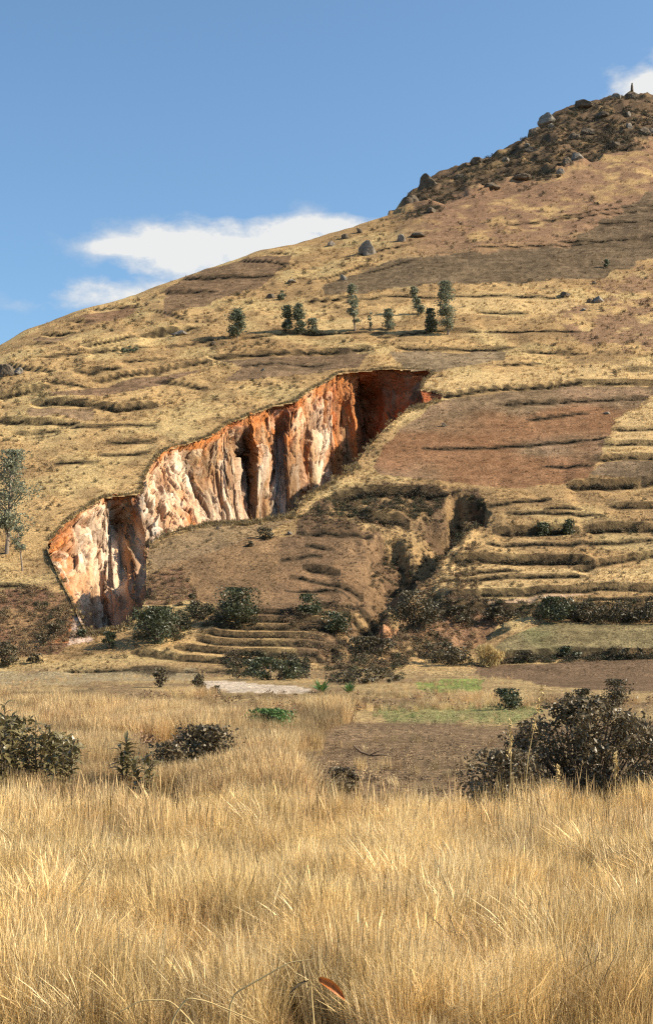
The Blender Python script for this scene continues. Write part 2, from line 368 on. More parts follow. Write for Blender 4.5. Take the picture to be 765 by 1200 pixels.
# fields and patches: outline, colour, softness (how much of the grass shows through)
FIELD = [
 ('ploughed_field',[(193,340),(217,325),(285,303),(345,298),(335,315),(300,335),(225,362),(192,372)],(.205,.125,.076)),
 ('ploughed_field',[(92,379),(112,366),(160,362),(150,370),(110,379)],(.24,.135,.08)),
 ('ploughed_field',[(46,394),(84,392),(66,404),(40,402)],(.24,.15,.09)),
 ('ploughed_field',[(55,464),(150,441),(245,431),(222,441),(110,467)],(.245,.145,.09)),
 ('ploughed_field',[(28,478),(112,476),(110,491),(38,490)],(.30,.19,.115)),
 ('ploughed_field',[(252,420),(431,410),(423,425),(350,439),(262,447),(285,432)],(.20,.125,.078)),
 ('ploughed_field',[(455,412),(598,407),(590,420),(520,434),(470,430)],(.27,.185,.115)),
 ('ploughed_field',[(435,548),(468,502),(528,466),(675,449),(850,450),(850,470),(765,462),(722,488),(709,515),(700,540),(688,566),(560,571),(445,557)],(.215,.138,.083)),
 ('ploughed_field',[(690,562),(704,544),(765,539),(850,538),(850,562),(765,565)],(.21,.14,.09)),
 ('ploughed_field',[(850,200),(765,222),(715,255),(660,287),(560,296),(480,300),(375,336),(385,348),(480,338),(570,330),(700,326),(765,300),(850,290)],(.155,.105,.066)),
 ('ploughed_field',[(560,776),(765,768),(860,768),(860,812),(765,810),(640,803),(556,788)],(.155,.10,.06)),
 ('fallow_field',[(596,748),(640,727),(860,725),(860,762),(690,765),(570,769)],(.235,.18,.095)),
 ('bare_slope',[(178,655),(250,640),(330,628),(440,618),(485,660),(430,700),(320,718),(205,706)],(.27,.16,.09)),
 ('dirt_track',[(512,708),(600,703),(650,696),(700,690),(660,702),(612,711)],(.42,.28,.17)),
 ('sandy_path',[(238,800),(262,799),(330,803),(368,807),(366,814),(310,812),(250,812)],(.50,.40,.30)),
]
def lerp(c, tgt, w):
    w = np.clip(w, 0, 1)[..., None]; return c*(1-w)+np.array(tgt)*w
def albedo(x, y, px, py):
    n1 = fbm(x/22, y/30, 31, 3); n2 = fbm(x/3.2, y/5, 33, 4); n3 = fbm(x/.9, y/1.6, 35, 3); n4 = fbm(x/8, y/11, 37, 3)
    C = np.zeros(x.shape+(3,)); C[:] = (.44, .285, .128)
    C = lerp(C, (.30, .185, .085), sstep(.45, .66, n1)*.7)
    C = lerp(C, (.21, .135, .068), sstep(.50, .66, n2)*.6)
    C = lerp(C, (.52, .385, .175), sstep(.52, .70, n4)*.5)
    val = sstep(776, 790, py)*(y > 8)
    C = lerp(C, (.33, .235, .115), val*.8)
    C = lerp(C, (.20, .13, .075), val*sstep(.45, .62, n2)*.7)
    # upper right: thin grass on red-brown soil
    w = sstep(345, 270, py)*sstep(430, 520, px)
    C = lerp(C, (.225, .13, .078), w*sstep(.28, .52, n4*.5+n2*.5)*.95)
    w = inpoly(px, py, [(690,330),(765,310),(860,300),(860,400),(765,420),(680,400),(640,370)])
    C = lerp(C, (.25, .15, .085), w*sstep(.40, .6, n2))
    wx, wy = px+(fbm(x/4, y/6, 41, 3)-.5)*14, py+(fbm(x/4, y/6, 43, 3)-.5)*9
    for nm, poly, col in FIELD[:12]:
        m = inpoly(wx, wy, poly).astype(float)
        v = 1+(n2-.5)*.6+(n3-.5)*.8+(fbm(x/7, y/.95, 47, 3)-.5)*.9
        C = np.where(m[..., None] > .5, np.array(col)*np.array([.80,.83,.80])*v[..., None]*.93+C*.07, C)
    m = inpoly(wx, wy, FIELD[7][1]).astype(float)
    C = lerp(C, (.30,.185,.11), m*sstep(.5,.7,n4)*.6); C = lerp(C, (.27,.115,.05), m*sstep(.52,.7,n1)*.5)
    nm = FIELD[11]; m = inpoly(wx, wy, nm[1]); C = lerp(C, (.16,.165,.07), m*sstep(.5,.62,n4)*.55)
    # outcrop scrub
    m = inpoly(wx, wy+(fbm(x/14, y/14, 161, 3)-.5)*44, OUTC) & (py < 262); C = lerp(C, (.095, .066, .04), m*(.66+.3*sstep(.4, .6, n2)))
    # dissected bank under the big field, and brown slope
    m = inpoly(wx, wy, [(345,612),(388,580),(450,572),(560,574),(575,605),(540,640),(480,665),(440,625),(350,628)])
    C = lerp(C, (.12, .075, .045), m*(.45+.5*sstep(.42, .6, n2)))
    m = inpoly(wx, wy, FIELD[12][1]); C = lerp(C, (.215, .13, .07), m*.9); C = lerp(C, (.29, .165, .085), m*sstep(.45,.65,n4)*.6); C = lerp(C, (.14,.09,.05), m*sstep(.5,.62,n2)*.5)
    m = inpoly(wx, wy, [(320,700),(330,628),(440,618),(490,655),(515,690),(560,700),(600,712),(560,740),(470,780),(380,780),(300,730)])
    C = lerp(C, (.17, .105, .06), m*(.5+.4*sstep(.4, .6, n2)))
    m = inpoly(wx, wy, [(176,640),(245,616),(345,608),(300,632),(260,645),(235,655),(172,672)]); C = lerp(C, (.235, .16, .09), m*.8)
    m = inpoly(wx, wy, [(170,672),(215,668),(232,700),(210,712),(171,712)]); C = lerp(C, (.18, .10, .06), m*.85)
    m = inpoly(wx, wy, [(-40,698),(40,690),(84,703),(104,745),(70,768),(0,772),(-40,772)]); C = lerp(C, (.19, .10, .06), m*(.5+.45*sstep(.35,.6,n2)))
    m = inpoly(wx, wy, [(58,757),(78,716),(90,735),(86,754)]); C = lerp(C, (.46,.19,.08), m*.85)
    m = inpoly(px, py, [(80,756),(86,722),(93,716),(101,733),(110,752)]); C = lerp(C, (.62,.44,.33), m*.95)
    m = inpoly(wx, wy, [(418,735),(470,716),(478,720),(438,752)]); C = lerp(C, (.42,.2,.11), m*.6)
    m = inpoly(wx, wy, [(500,716),(600,718),(560,742),(480,744)]); C = lerp(C, (.20,.11,.065), m*.8)
    # bright straw strips
    for poly in ([(720,490),(765,468),(860,462),(860,536),(710,538)], [(500,700),(520,665),(600,660),(765,665),(765,685),(640,692)],
                 [(440,455),(530,440),(765,425),(765,446),(640,450),(540,462),(470,492),(430,520)], [(560,340),(700,350),(660,365),(480,372),(300,400),(420,372)]):
        m = inpoly(wx, wy, poly); C = lerp(C, (.56, .385, .18), m*(.35+.5*n2))
    for nm in (13, 14):
        m = inpoly(px+(n3-.5)*14, py+(n3-.5)*4, FIELD[nm][1]); C = lerp(C, FIELD[nm][2], m*1.0)
    m = inpoly(wx, wy, [(-60,788),(230,785),(235,798),(-60,806)]); C = lerp(C, (.30,.235,.14), m*.8)
    m = inpoly(wx, wy, [(330,855),(420,845),(620,850),(900,842),(900,990),(250,990),(280,905)]); C = lerp(C, (.175, .115, .07), m*(.7+.25*n3))
    m = inpoly(wx, wy, [(440,828),(600,824),(640,834),(600,846),(450,844)]); C = lerp(C, (.20,.21,.08), m*.6)
    m = inpoly(wx, wy, [(486,800),(520,793),(566,795),(560,810),(500,812)]); C = lerp(C, (.18,.24,.06), m*.8)
    m = inpoly(wx, wy, FIELD[10][1]); C = lerp(C, np.array(FIELD[10][2]), m*.95)
    m = (y < 27) & (y > -50); C = lerp(C, (.20, .14, .07), m*.8)
    m = inpoly(px, py, [(0,809),(60,811),(110,808),(112,814),(60,816),(0,813)]); C = lerp(C, (.10,.075,.05), m*.7)
    return C*(1+(n3-.5)*.35)[..., None]
C = albedo(XX, YY, PX, PY)
# dark vegetation and bare earth on the risers, their shade painted in too
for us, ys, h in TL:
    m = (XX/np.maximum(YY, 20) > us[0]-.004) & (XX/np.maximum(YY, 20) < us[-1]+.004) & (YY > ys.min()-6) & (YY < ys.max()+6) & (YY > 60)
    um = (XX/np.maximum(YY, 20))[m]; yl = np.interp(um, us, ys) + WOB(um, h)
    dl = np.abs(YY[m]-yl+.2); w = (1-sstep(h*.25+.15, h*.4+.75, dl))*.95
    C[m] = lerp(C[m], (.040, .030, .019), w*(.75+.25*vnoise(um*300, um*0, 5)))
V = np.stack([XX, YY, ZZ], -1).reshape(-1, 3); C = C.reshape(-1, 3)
ii = np.arange(nr*nc).reshape(nr, nc)
FC = np.stack([ii[:-1, :-1], ii[:-1, 1:], ii[1:, 1:], ii[1:, :-1]], -1).reshape(-1, 4)
fpx = PX.reshape(-1)[FC].mean(1); fpy = PY.reshape(-1)[FC].mean(1); fy = YY.reshape(-1)[FC].mean(1)
vin = inpoly(PX.reshape(-1), PY.reshape(-1), GPOLY) & (YY.reshape(-1) > 110) & (YY.reshape(-1) < 320)
hole = vin[FC].all(1) | ((vin[FC].sum(1) >= 3) & (fpx > 484) & (fpx < 524))
reg = np.where(fy > 110, 0, 1)
for k, (nm, poly, col) in enumerate(FIELD):
    reg[inpoly(fpx, fpy, poly) & (fy > 60) & (fy < 700)] = 2+k
reg[hole] = -1
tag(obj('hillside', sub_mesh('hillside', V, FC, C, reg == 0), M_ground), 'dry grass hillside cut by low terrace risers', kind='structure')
tag(obj('valley_ground', sub_mesh('valley_ground', V, FC, C, reg == 1), M_ground), 'flat valley floor of straw and brown soil below the hill', kind='structure')
FLAB = ['red brown ploughed field high under the left skyline', 'small brown field beneath the cloud on the left ridge', 'tiny brown plot at the far left ridge',
        'long pinkish brown strip below the left terraces', 'pale pink brown plot between two dark left risers', 'brown field directly below the row of hill trees, left of the gully head',
        'grey brown strip just above the gully head', 'large red brown ploughed field right of the gully', 'small grey brown plot below the straw terraces at the right edge',
        'broad dark purple brown field band across the upper hill', 'dark furrowed field on the valley edge at the right', 'olive fallow field above the furrowed field',
        'bare orange brown slope in front of the gully', 'pale dirt track above the hedge', 'pale sandy path at the foot of the hill']
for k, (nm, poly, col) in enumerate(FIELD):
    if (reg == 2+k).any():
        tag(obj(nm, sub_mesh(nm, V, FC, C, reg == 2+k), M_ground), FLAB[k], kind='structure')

# ------------------------------------------------------------------ the eroded gully: one sheet from rim down the wall, over the floor, up to the lip
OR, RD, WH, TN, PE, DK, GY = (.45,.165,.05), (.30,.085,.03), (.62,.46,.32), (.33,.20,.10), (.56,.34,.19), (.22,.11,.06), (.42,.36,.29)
# rim px,py | mid px,py,dy | base px,py,dy | lip px,py | colours top, middle, bottom
ST = [
 ((55,641),(59,650,0),(62,662,-1),(55,646),OR,OR,OR),
 ((64,630),(70,655,-.5),(78,688,-5),(70,682),RD,OR,OR),
 ((75,617),(82,660,-1),(90,712,-9),(84,706),OR,OR,PE),
 ((88,606),(96,650,-2),(102,736,-11),(96,732),OR,WH,PE),
 ((100,598),(107,650,-2.5),(112,744,-12),(101,741),PE,WH,PE),
 ((110,591),(115,645,-1.2),(121,740,-10),(108,742),PE,WH,WH),
 ((120,585),(125,648,-2.8),(130,733,-12),(120,742),OR,WH,WH),
 ((126,582),(130,615,3.5),(134,728,-15),(130,742),RD,GY,WH),
 ((134,581),(138,615,3.5),(142,718,-14),(138,740),RD,DK,PE),
 ((142,580),(145,615,2),(150,708,-13),(144,740),RD,DK,PE),
 ((150,579),(152,615,.5),(157,700,-12),(150,738),RD,TN,TN),
 ((158,578),(160,612,-1.5),(165,690,-11),(160,728),DK,RD,PE),
 ((164,577),(169,606,-3),(172,668,-9),(171,700),RD,GY,TN),
 ((165,569),(180,608,-3.5),(184,638,-9),(176,645),PE,WH,GY),
 ((166,562),(192,604,-3),(206,638,-9),(188,631),PE,PE,PE),
 ((172,549),(202,596,-3),(221,632,-10),(205,624),PE,WH,PE),
 ((180,538),(214,588,-3),(234,630,-9),(222,619),OR,PE,OR),
 ((190,530),(212,566,0),(243,629,-8),(235,616),OR,WH,PE),
 ((200,525),(218,560,2),(250,628,-5),(248,614),OR,WH,WH),
 ((222,518),(229,560,-1.5),(258,627,-6),(254,614),OR,TN,TN),
 ((240,513),(244,560,1.5),(266,626,-5),(262,613),OR,TN,WH),
 ((258,502),(262,552,-2),(275,626,-8),(272,612),OR,TN,TN),
 ((266,496),(271,530,-3),(284,626,-9),(284,611),OR,TN,WH),
 ((270,494),(278,540,7.5),(292,612,-4),(288,611),RD,DK,DK),
 ((284,488),(292,542,6.5),(297,614,-7),(292,611),OR,DK,TN),
 ((292,485),(303,532,-3),(300,622,-9),(298,610),OR,OR,TN),
 ((304,479),(313,540,-4),(314,622,-10),(308,609),OR,TN,TN),
 ((314,476),(322,532,-2.5),(324,620,-9),(318,608),OR,OR,GY),
 ((318,475),(324,508,2),(330,618,-11),(326,607),RD,RD,GY),
 ((332,473),(334,508,1),(337,616,-11.5),(334,607),RD,DK,GY),
 ((346,472),(338,518,-5),(342,612,-12),(340,606),RD,OR,TN),
 ((349,468),(349,518,-6),(350,606,-11),(345,605),OR,PE,TN),
 ((354,464),(357,520,-2),(356,600,-8),(350,596),OR,OR,OR),
 ((360,460),(366,520,-4),(366,592,-10),(356,588),PE,PE,TN),
 ((368,455),(377,515,-3),(376,580,-9),(364,580),OR,WH,WH),
 ((376,450),(386,505,-.5),(386,572,-5),(374,573),OR,OR,OR),
 ((388,441),(394,490,-1.5),(398,562,-6),(388,566),OR,RD,OR),
 ((395,437),(400,485,1),(406,556,-3),(396,561),OR,OR,TN),
 ((410,434),(413,480,-1.5),(420,546,-5),(410,552),OR,OR,OR),
 ((418,433),(422,470,9),(428,536,3),(418,543),RD,RD,RD),
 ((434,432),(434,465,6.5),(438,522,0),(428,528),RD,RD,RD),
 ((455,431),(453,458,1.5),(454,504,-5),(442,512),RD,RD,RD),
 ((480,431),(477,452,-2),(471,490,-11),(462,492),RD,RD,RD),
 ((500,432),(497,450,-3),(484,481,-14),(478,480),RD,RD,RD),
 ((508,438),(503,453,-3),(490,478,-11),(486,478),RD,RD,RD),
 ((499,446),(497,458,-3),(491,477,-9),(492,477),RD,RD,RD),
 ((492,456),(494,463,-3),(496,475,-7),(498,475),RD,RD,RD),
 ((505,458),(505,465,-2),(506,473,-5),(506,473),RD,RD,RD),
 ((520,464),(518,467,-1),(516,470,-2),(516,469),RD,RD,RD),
]
def gully():
    ctrl = []; colr = []
    for rim, mid, base, lip, c1, c2, c3 in ST:
        rx, ry = plan(*rim); lx, ly = plan(*lip)
        rz = float(ground(rx, ry)[0]); lz = float(ground(lx, ly)[0])
        P = [(rx, ry+.35, rz+.12)]
        def pt(px, py, y): return ((px-CX)/F*y, y, (HY-py)/F*y)
        m = pt(mid[0], mid[1], ry+mid[2]); b = pt(base[0], base[1], ry+base[2])
        up = tuple(P[0][k]*.74+m[k]*.26 for k in range(3)); up = (up[0], up[1]*.4+.6*P[0][1], up[2])
        P += [up, m, b]
        by = b[1]; fz = min(b[2]-1.0, lz-.4)
        fy_ = max(ly+2.0, by*.55+ly*.45)
        P.append(((b[0]*.6+lx*.4)/1.0, fy_*.5+by*.5, fz-.3))
        P.append((lx*1.0, ly+2.2 if by > ly+3 else ly+.5, min(lz-.5, fz+.5 if lz-fz < 9 else fz+2)))
        P.append((lx, ly-.3, lz+.08))
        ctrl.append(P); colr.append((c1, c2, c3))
    ctrl = np.array(ctrl); colr = np.array(colr)
    seg = np.linalg.norm(ctrl[1:, 2]-ctrl[:-1, 2], axis=1); seg = np.maximum(seg, np.linalg.norm(ctrl[1:, 0]-ctrl[:-1, 0], axis=1))
    s = np.r_[0, np.cumsum(seg)]; S = np.arange(0, s[-1], .14)
    A = np.stack([np.stack([np.interp(S, s, ctrl[:, k, j]) for j in range(3)], -1) for k in range(7)], 1)
    CC = np.stack([np.stack([np.interp(S, s, colr[:, k, j]) for j in range(3)], -1) for k in range(3)], 1)
    tt = np.r_[np.linspace(0, 1, 22)[:-1], np.linspace(1, 2, 50)[:-1], np.linspace(2, 3, 70)[:-1], np.linspace(3, 4, 12)[:-1], np.linspace(4, 5, 12)[:-1], np.linspace(5, 6, 14)]
    k = np.minimum(tt.astype(int), 5); f = tt-k
    G = A[:, k]*(1-f)[None, :, None]+A[:, k+1]*f[None, :, None]           # (ns, nt, 3)
    # fluting along the outward normal
    du = np.gradient(G, axis=0); dv = np.gradient(G, axis=1)
    for a in (du, dv):
        pad = 9
        a[:] = np.stack([np.convolve(np.pad(a[:, :, j].mean(1), pad, 'edge'), np.ones(2*pad+1)/(2*pad+1), 'valid') for j in range(3)], -1)[:, None, :]*.5+a*.5
    nrm = np.cross(du, dv); nrm /= np.linalg.norm(nrm, axis=2, keepdims=True)+1e-9
    flip = np.sign(nrm[:, :, 1:2]*-1*.3+nrm[:, :, 0:1]); flip[flip == 0] = 1
    nrm = nrm*flip
    SS = np.repeat(S[:, None], len(tt), 1); TT = np.repeat(tt[None, :], len(S), 0)
    H = G[:, 0:1, 2]-G[:, :, 2]
    warp = (fbm(SS/6, TT*1.9, 51, 4)-.5)*5
    fl = 1-np.abs(2*fbm((SS+warp*1.5)/5.5, TT*1.5, 53, 4)-1)           # ridged flutes, elongated down the wall
    fl2 = 1-np.abs(2*fbm((SS+warp*.9)/1.3, TT*2.6, 57, 4)-1)
    cx_, cy_ = (SS+warp)/2.7+(fbm(SS/1.2, TT*5, 87, 3)-.5)*1.1, TT*3.0+(fbm(SS/1.2, TT*5, 89, 3)-.5)*1.1
    bd1 = np.full(SS.shape, 9.); bd2 = np.full(SS.shape, 9.); cv = np.zeros(SS.shape)
    for ax_ in (-1, 0, 1):
        for ay_ in (-1, 0, 1):
            gx, gy = np.floor(cx_)+ax_, np.floor(cy_)+ay_; gi, gj = gx.astype(np.int64), gy.astype(np.int64)
            jx, jy, vv = _h(gi, gj, 201), _h(gi, gj, 203), _h(gi, gj, 205); tx_, ty_ = _h(gi, gj, 207)-.5, _h(gi, gj, 209)-.5
            ox_, oy_ = cx_-gx-jx, cy_-gy-jy; d_ = np.hypot(ox_, oy_*.75); near_ = d_ < bd1
            bd2 = np.where(near_, bd1, np.minimum(bd2, d_)); bd1 = np.where(near_, d_, bd1); cv = np.where(near_, vv+1.5*tx_*ox_+1.5*ty_*oy_, cv)
    lump = (cv-.5)*.5-.18*(1-sstep(0, .12, bd2-bd1))
    crack = sstep(.80, .97, 1-np.abs(2*fbm((SS+warp)/5.2, TT*.4, 61, 3)-1))
    env = np.clip(TT/.35, 0, 1)*(1-sstep(2.9, 3.5, TT))
    dd = env*(.95*(fl-.6)+.14*(fl2-.6)+1.5*lump-.55*crack)+.12*(fbm(SS/.5, TT*9, 63, 3)-.5)*np.clip(TT/.1, 0, 1)*(1-sstep(5.5, 6, TT))
    dd = dd*(1-.75*sstep(.86, .95, SS/S[-1]))
    G = G+nrm*dd[..., None]
    # colour: soil horizons by depth, mixed and streaked
    w = TT+(fbm(SS/5, TT*2, 71, 4)-.5)*.8+(fbm(SS/1.1, TT*.9, 73, 3)-.5)*.45
    c = np.zeros(G.shape)
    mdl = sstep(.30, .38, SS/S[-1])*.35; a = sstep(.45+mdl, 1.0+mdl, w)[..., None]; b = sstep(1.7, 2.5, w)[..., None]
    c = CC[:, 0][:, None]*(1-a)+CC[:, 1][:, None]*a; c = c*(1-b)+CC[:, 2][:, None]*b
    st = fbm((SS+warp)/1.8, TT*1.3, 75, 5)
    c = lerp(c, (.30,.17,.095), sstep(.55, .68, st)*.3*(TT < 3))
    c = lerp(c, (.52,.24,.12), sstep(.56, .70, fbm(SS/2.5, TT*3.0, 77, 4))*.3*(TT < 3))
    c = lerp(c, (.70,.56,.42), sstep(.62, .72, fbm((SS+warp)/2.6, TT*1.5, 79, 4))*.6*sstep(1.0, 2.0, TT)*(SS < S[-1]*.72))
    c = c*(1+.30*(np.clip(cv, 0, 1)-.5)*env)[..., None]; c = lerp(c, (.68,.56,.42), sstep(.62, .8, cv)*.3*env*sstep(.7, 1.3, TT)*(SS < S[-1]*.72)); c = lerp(c, (.42,.18,.07), sstep(.35, .2, cv)*.45*env) if False else c
    c = lerp(c, (.45,.20,.085), (1-sstep(.15, .35, cv))*.3*env)
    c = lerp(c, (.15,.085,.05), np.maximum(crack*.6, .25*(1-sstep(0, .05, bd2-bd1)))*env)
    c = lerp(c, (.17,.105,.06), sstep(3.0, 3.5, TT)*.8)
    c = lerp(c, (.24,.165,.08), sstep(5.2, 5.8, TT)*.8)
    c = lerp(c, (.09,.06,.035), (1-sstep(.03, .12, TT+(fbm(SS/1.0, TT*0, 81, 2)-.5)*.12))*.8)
    ns, ntt = G.shape[:2]; ii = np.arange(ns*ntt).reshape(ns, ntt)
    fc = np.stack([ii[:-1, :-1], ii[:-1, 1:], ii[1:, 1:], ii[1:, :-1]], -1).reshape(-1, 4)
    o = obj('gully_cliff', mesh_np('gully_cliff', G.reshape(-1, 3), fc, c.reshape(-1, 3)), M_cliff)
    tag(o, 'deep erosion gully with fluted red, orange and white clay walls', kind='structure')
    return A[:, 0], A[:, 6]
RIMW, LIPW = gully()

# ------------------------------------------------------------------ tufts scattered over the ground
SRC = bpy.data.collections.new('tuft_sources')        # never linked to the scene: meshes for the scatters
def blade_mesh(name, n, h, spread, width, lean, seg=3, heads=0.0, seed=0, wind=None):
    r = np.random.default_rng(seed); V = []; Fq = []
    for i in range(n):
        a = r.random()*6.283; rr = spread*math.sqrt(r.random()); bx, by = rr*math.cos(a), rr*math.sin(a)
        hh = h*(.55+.45*r.random()**.7); ln = lean*hh*(.2+r.random()); d = r.random()*6.283 if wind is None else wind+r.normal()*.45; ln = ln*(1 if (r.random() < .3 or wind is not None) else .35); wa = r.random()*3.14
        wx, wy = math.cos(wa)*width*.5, math.sin(wa)*width*.5; head = r.random() < heads
        b0 = len(V)
        for k in range(seg+1):
            t = k/seg; ox = ln*t**2.2*math.cos(d)+.06*hh*math.cos(a)*t; oy = ln*t**2.2*math.sin(d)+.06*hh*math.sin(a)*t
            w = (1-t*.75) if not head else (.6 if k < seg-1 else (1.9 if k == seg-1 else .3))
            z = hh*t*(1-.25*(ln/hh)*t)
            V += [(bx+ox-wx*w, by+oy-wy*w, z), (bx+ox+wx*w, by+oy+wy*w, z)]
        for k in range(seg):
            c = b0+2*k; Fq.append((c, c+1, c+3, c+2))
    me = mesh_np(name, V, Fq, smooth=False); a = me.attributes.new('blade_var', 'FLOAT', 'POINT')
    a.data.foreach_set('value', np.repeat(var[r.integers(0, 64, n)], 2*(seg+1)).astype(np.float32)); return me
var = np.random.default_rng(3).choice([.35, .6, .9, 1.0, 1.15, 1.3, 1.45], 64)
def clump_mesh(name, n, rad, h, leaf, seed=0):
    r = np.random.default_rng(seed); V = []; Fq = []
    for i in range(n):
        p = r.normal(size=3); p /= np.linalg.norm(p); p *= r.random()**.4*(.75+.5*r.random()); p = np.array([p[0]*rad, p[1]*rad, h*.45+p[2]*h*.5])
        if p[2] < 0: p[2] = abs(p[2])*.3
        d = r.normal(size=3); d /= np.linalg.norm(d); e = np.cross(d, r.normal(size=3)); e /= np.linalg.norm(e)
        l = leaf*(.6+.8*r.random()); b0 = len(V)
        V += [p-d*l*.5, p+e*l*.25, p+d*l*.5, p-e*l*.25]; Fq.append((b0, b0+1, b0+2, b0+3))
    return mesh_np(name, V, Fq, smooth=False)
def source(name, meshes, m):
    c = bpy.data.collections.new(name)
    for k, me in enumerate(meshes):
        me.materials.append(m); o = bpy.data.objects.new(name+'_%02d' % k, me); c.objects.link(o)
    return c
def scatter(name, P, scale, tint, coll, label, seed=0, lean=.12):
    """one object of stuff: a point mesh whose geometry nodes put tufts on its points"""
    n = len(P); r = np.random.default_rng(seed)
    me = bpy.data.meshes.new(name); me.vertices.add(n); me.vertices.foreach_set('co', np.asarray(P, np.float32).ravel())
    def at(nm, ty, key, arr):
        a = me.attributes.new(nm, ty, 'POINT'); a.data.foreach_set(key, np.asarray(arr).ravel())
    rot = np.c_[r.normal(size=n)*lean, r.normal(size=n)*lean, r.random(n)*6.283].astype(np.float32)
    at('rot', 'FLOAT_VECTOR', 'vector', rot); at('scl', 'FLOAT', 'value', np.asarray(scale, np.float32))
    at('tint', 'FLOAT_COLOR', 'color', np.c_[tint, np.ones(n)].astype(np.float32))
    at('pick', 'INT', 'value', r.integers(0, len(coll.objects), n).astype(np.int32))
    o = obj(name, me)
    ng = bpy.data.node_groups.new(name, 'GeometryNodeTree'); ng.interface.new_socket('Geometry', in_out='INPUT', socket_type='NodeSocketGeometry')
    ng.interface.new_socket('Geometry', in_out='OUTPUT', socket_type='NodeSocketGeometry')
    N, L = ng.nodes, ng.links; gi = N.new('NodeGroupInput'); go = N.new('NodeGroupOutput')
    ip = N.new('GeometryNodeInstanceOnPoints'); ci = N.new('GeometryNodeCollectionInfo'); ci.inputs[0].default_value = coll
    ci.inputs['Separate Children'].default_value = True; ci.inputs['Reset Children'].default_value = True
    def na(nm, ty):
        q = N.new('GeometryNodeInputNamedAttribute'); q.data_type = ty; q.inputs[0].default_value = nm; return q.outputs[0]
    L.new(gi.outputs[0], ip.inputs['Points']); L.new(ci.outputs[0], ip.inputs['Instance']); ip.inputs['Pick Instance'].default_value = True
    L.new(na('pick', 'INT'), ip.inputs['Instance Index'])
    L.new(na('rot', 'FLOAT_VECTOR'), ip.inputs['Rotation']); L.new(na('scl', 'FLOAT'), ip.inputs['Scale']); L.new(ip.outputs[0], go.inputs[0])
    md = o.modifiers.new('tufts', 'NODES'); md.node_group = ng
    return tag(o, label, kind='stuff')

tall = source('tall_tuft', [blade_mesh('tall_tuft%d' % k, 110, 1.0, .24, .0046, (.25 if k % 3 else .6), 4, .22, 100+k) for k in range(8)] +
              [blade_mesh('fan_tuft%d' % k, 70, 1.02, .15, .0062, .6, 6, .35, 130+k, wind=k*2.1) for k in range(3)], M_straw)
mid_ = source('mid_tuft', [blade_mesh('mid_tuft%d' % k, 75, 1.0, .32, .010, .42, 3, .15, 200+k) for k in range(6)], M_straw)
hil = source('hill_tuft', [blade_mesh('hill_tuft%d' % k, 16, 1.0, .55, .13, .6, 2, 0, 300+k) for k in range(6)], M_straw)
scr = source('scrub_clump', [clump_mesh('scrub_clump%d' % k, 110, .6, 1.0, .2, 400+k) for k in range(5)], M_scrub)
wee = source('weed_clump', [clump_mesh('weed_clump%d' % k, 46, .5, .8, .17, 500+k) for k in range(5)], M_scrub)

def tints(n, cols, r, w=None):
    a = np.array(cols)[r.choice(len(cols), n, p=w)]; return a*(1+r.normal(size=(n, 1))*.08)
# 1. the tall straw in front
r = np.random.default_rng(21)
n = 11500; y = 9.6+r.random(n)**.85*(25.2-9.6); x = (r.random(n)*2-1)*(.29*y+1.6)
keep = (vnoise(x/.8, y/.9, 91) > .30) | (r.random(n) < .22)
x, y = x[keep], y[keep]; n = len(x); ly = 22.0+2.0*fbm(x/2.0, x*0, 93, 2)
keep = y < ly+.8; x, y = x[keep], y[keep]; n = len(x)
hs = (.72+.40*(fbm(x/1.1, y/1.3, 95, 3)-.5)*2+r.normal(size=n)*.13)*np.where(y < 11.2, .72, 1.0)
T = tints(n, [(.80,.60,.27), (.85,.69,.38), (.75,.54,.23), (.78,.61,.33), (.50,.34,.16)], r, [.33,.27,.2,.14,.06])
T = T*(.86+.28*sstep(.28, .72, fbm(x/.8, y/1.1, 96, 3)))[:, None]*np.array([1, .97, .98])
scatter('tall_grass', np.c_[x, y, ground(x, y)-.03], hs, T, tall, 'tall straw coloured dry grass filling the foreground', 1)
# sparse taller flowering stalks breaking the top edge
n = 420; x = (r.random(n)*2-1)*7.5; y = 19.5+r.random(n)*5
scatter('grass_stalks', np.c_[x, y, ground(x, y)-.03], 0.9+.30*r.random(n), tints(n, [(.60,.42,.20),(.45,.30,.15)], r),
        source('stalk_tuft', [blade_mesh('stalk_tuft%d' % k, 6, 1.0, .25, .007, .25, 5, .9, 700+k) for k in range(5)], M_straw), 'thin seed stalks rising above the tall dry grass', 2, .06)
# 2. valley grass and weeds
n = 17000; q = r.random(n); y = 1/((1-q)/25.5+q/116); px = -40+r.random(n)*850; x = (px-CX)/F*y
u_, py = photo_uv(x, y)
straw = (px < 345+(fbm(x/4, y/6, 97, 2)-.5)*120) | inpoly(px, py, [(330,830),(420,800),(520,785),(640,800),(620,830),(430,835),(380,860)]) | (py < 826)
bare = inpoly(px, py, FIELD[14][1]) | inpoly(px, py, [(240,797),(370,803),(370,819),(240,816)]) | inpoly(px, py, FIELD[10][1]) | inpoly(px, py, [(600,800),(860,800),(860,826),(600,824)])
hz = np.where(y < 60, 1.0, np.where(y < 76, .6, .3))*(.45+.75*fbm(x/3, y/5, 99, 3))
k1 = (straw | (r.random(n) < .022)) & ~bare & (vnoise(x/1.5, y/2.2, 98) > .36)
pt = sstep(.35, .62, fbm(x/3.5, y/8, 151, 3))
scatter('valley_grass', np.c_[x, y, ground(x, y)-.03][k1], (hz*np.where(straw, .75+.4*pt, .42))[k1], tints(k1.sum(), [(.66,.48,.23),(.60,.40,.19),(.46,.30,.155),(.68,.52,.28)], r)*(.62+.5*pt[k1])[:, None], mid_, 'pale dry grass on the valley floor behind the tall grass', 3, .2)
k2 = ~straw & ~bare & (r.random(n) < .30)
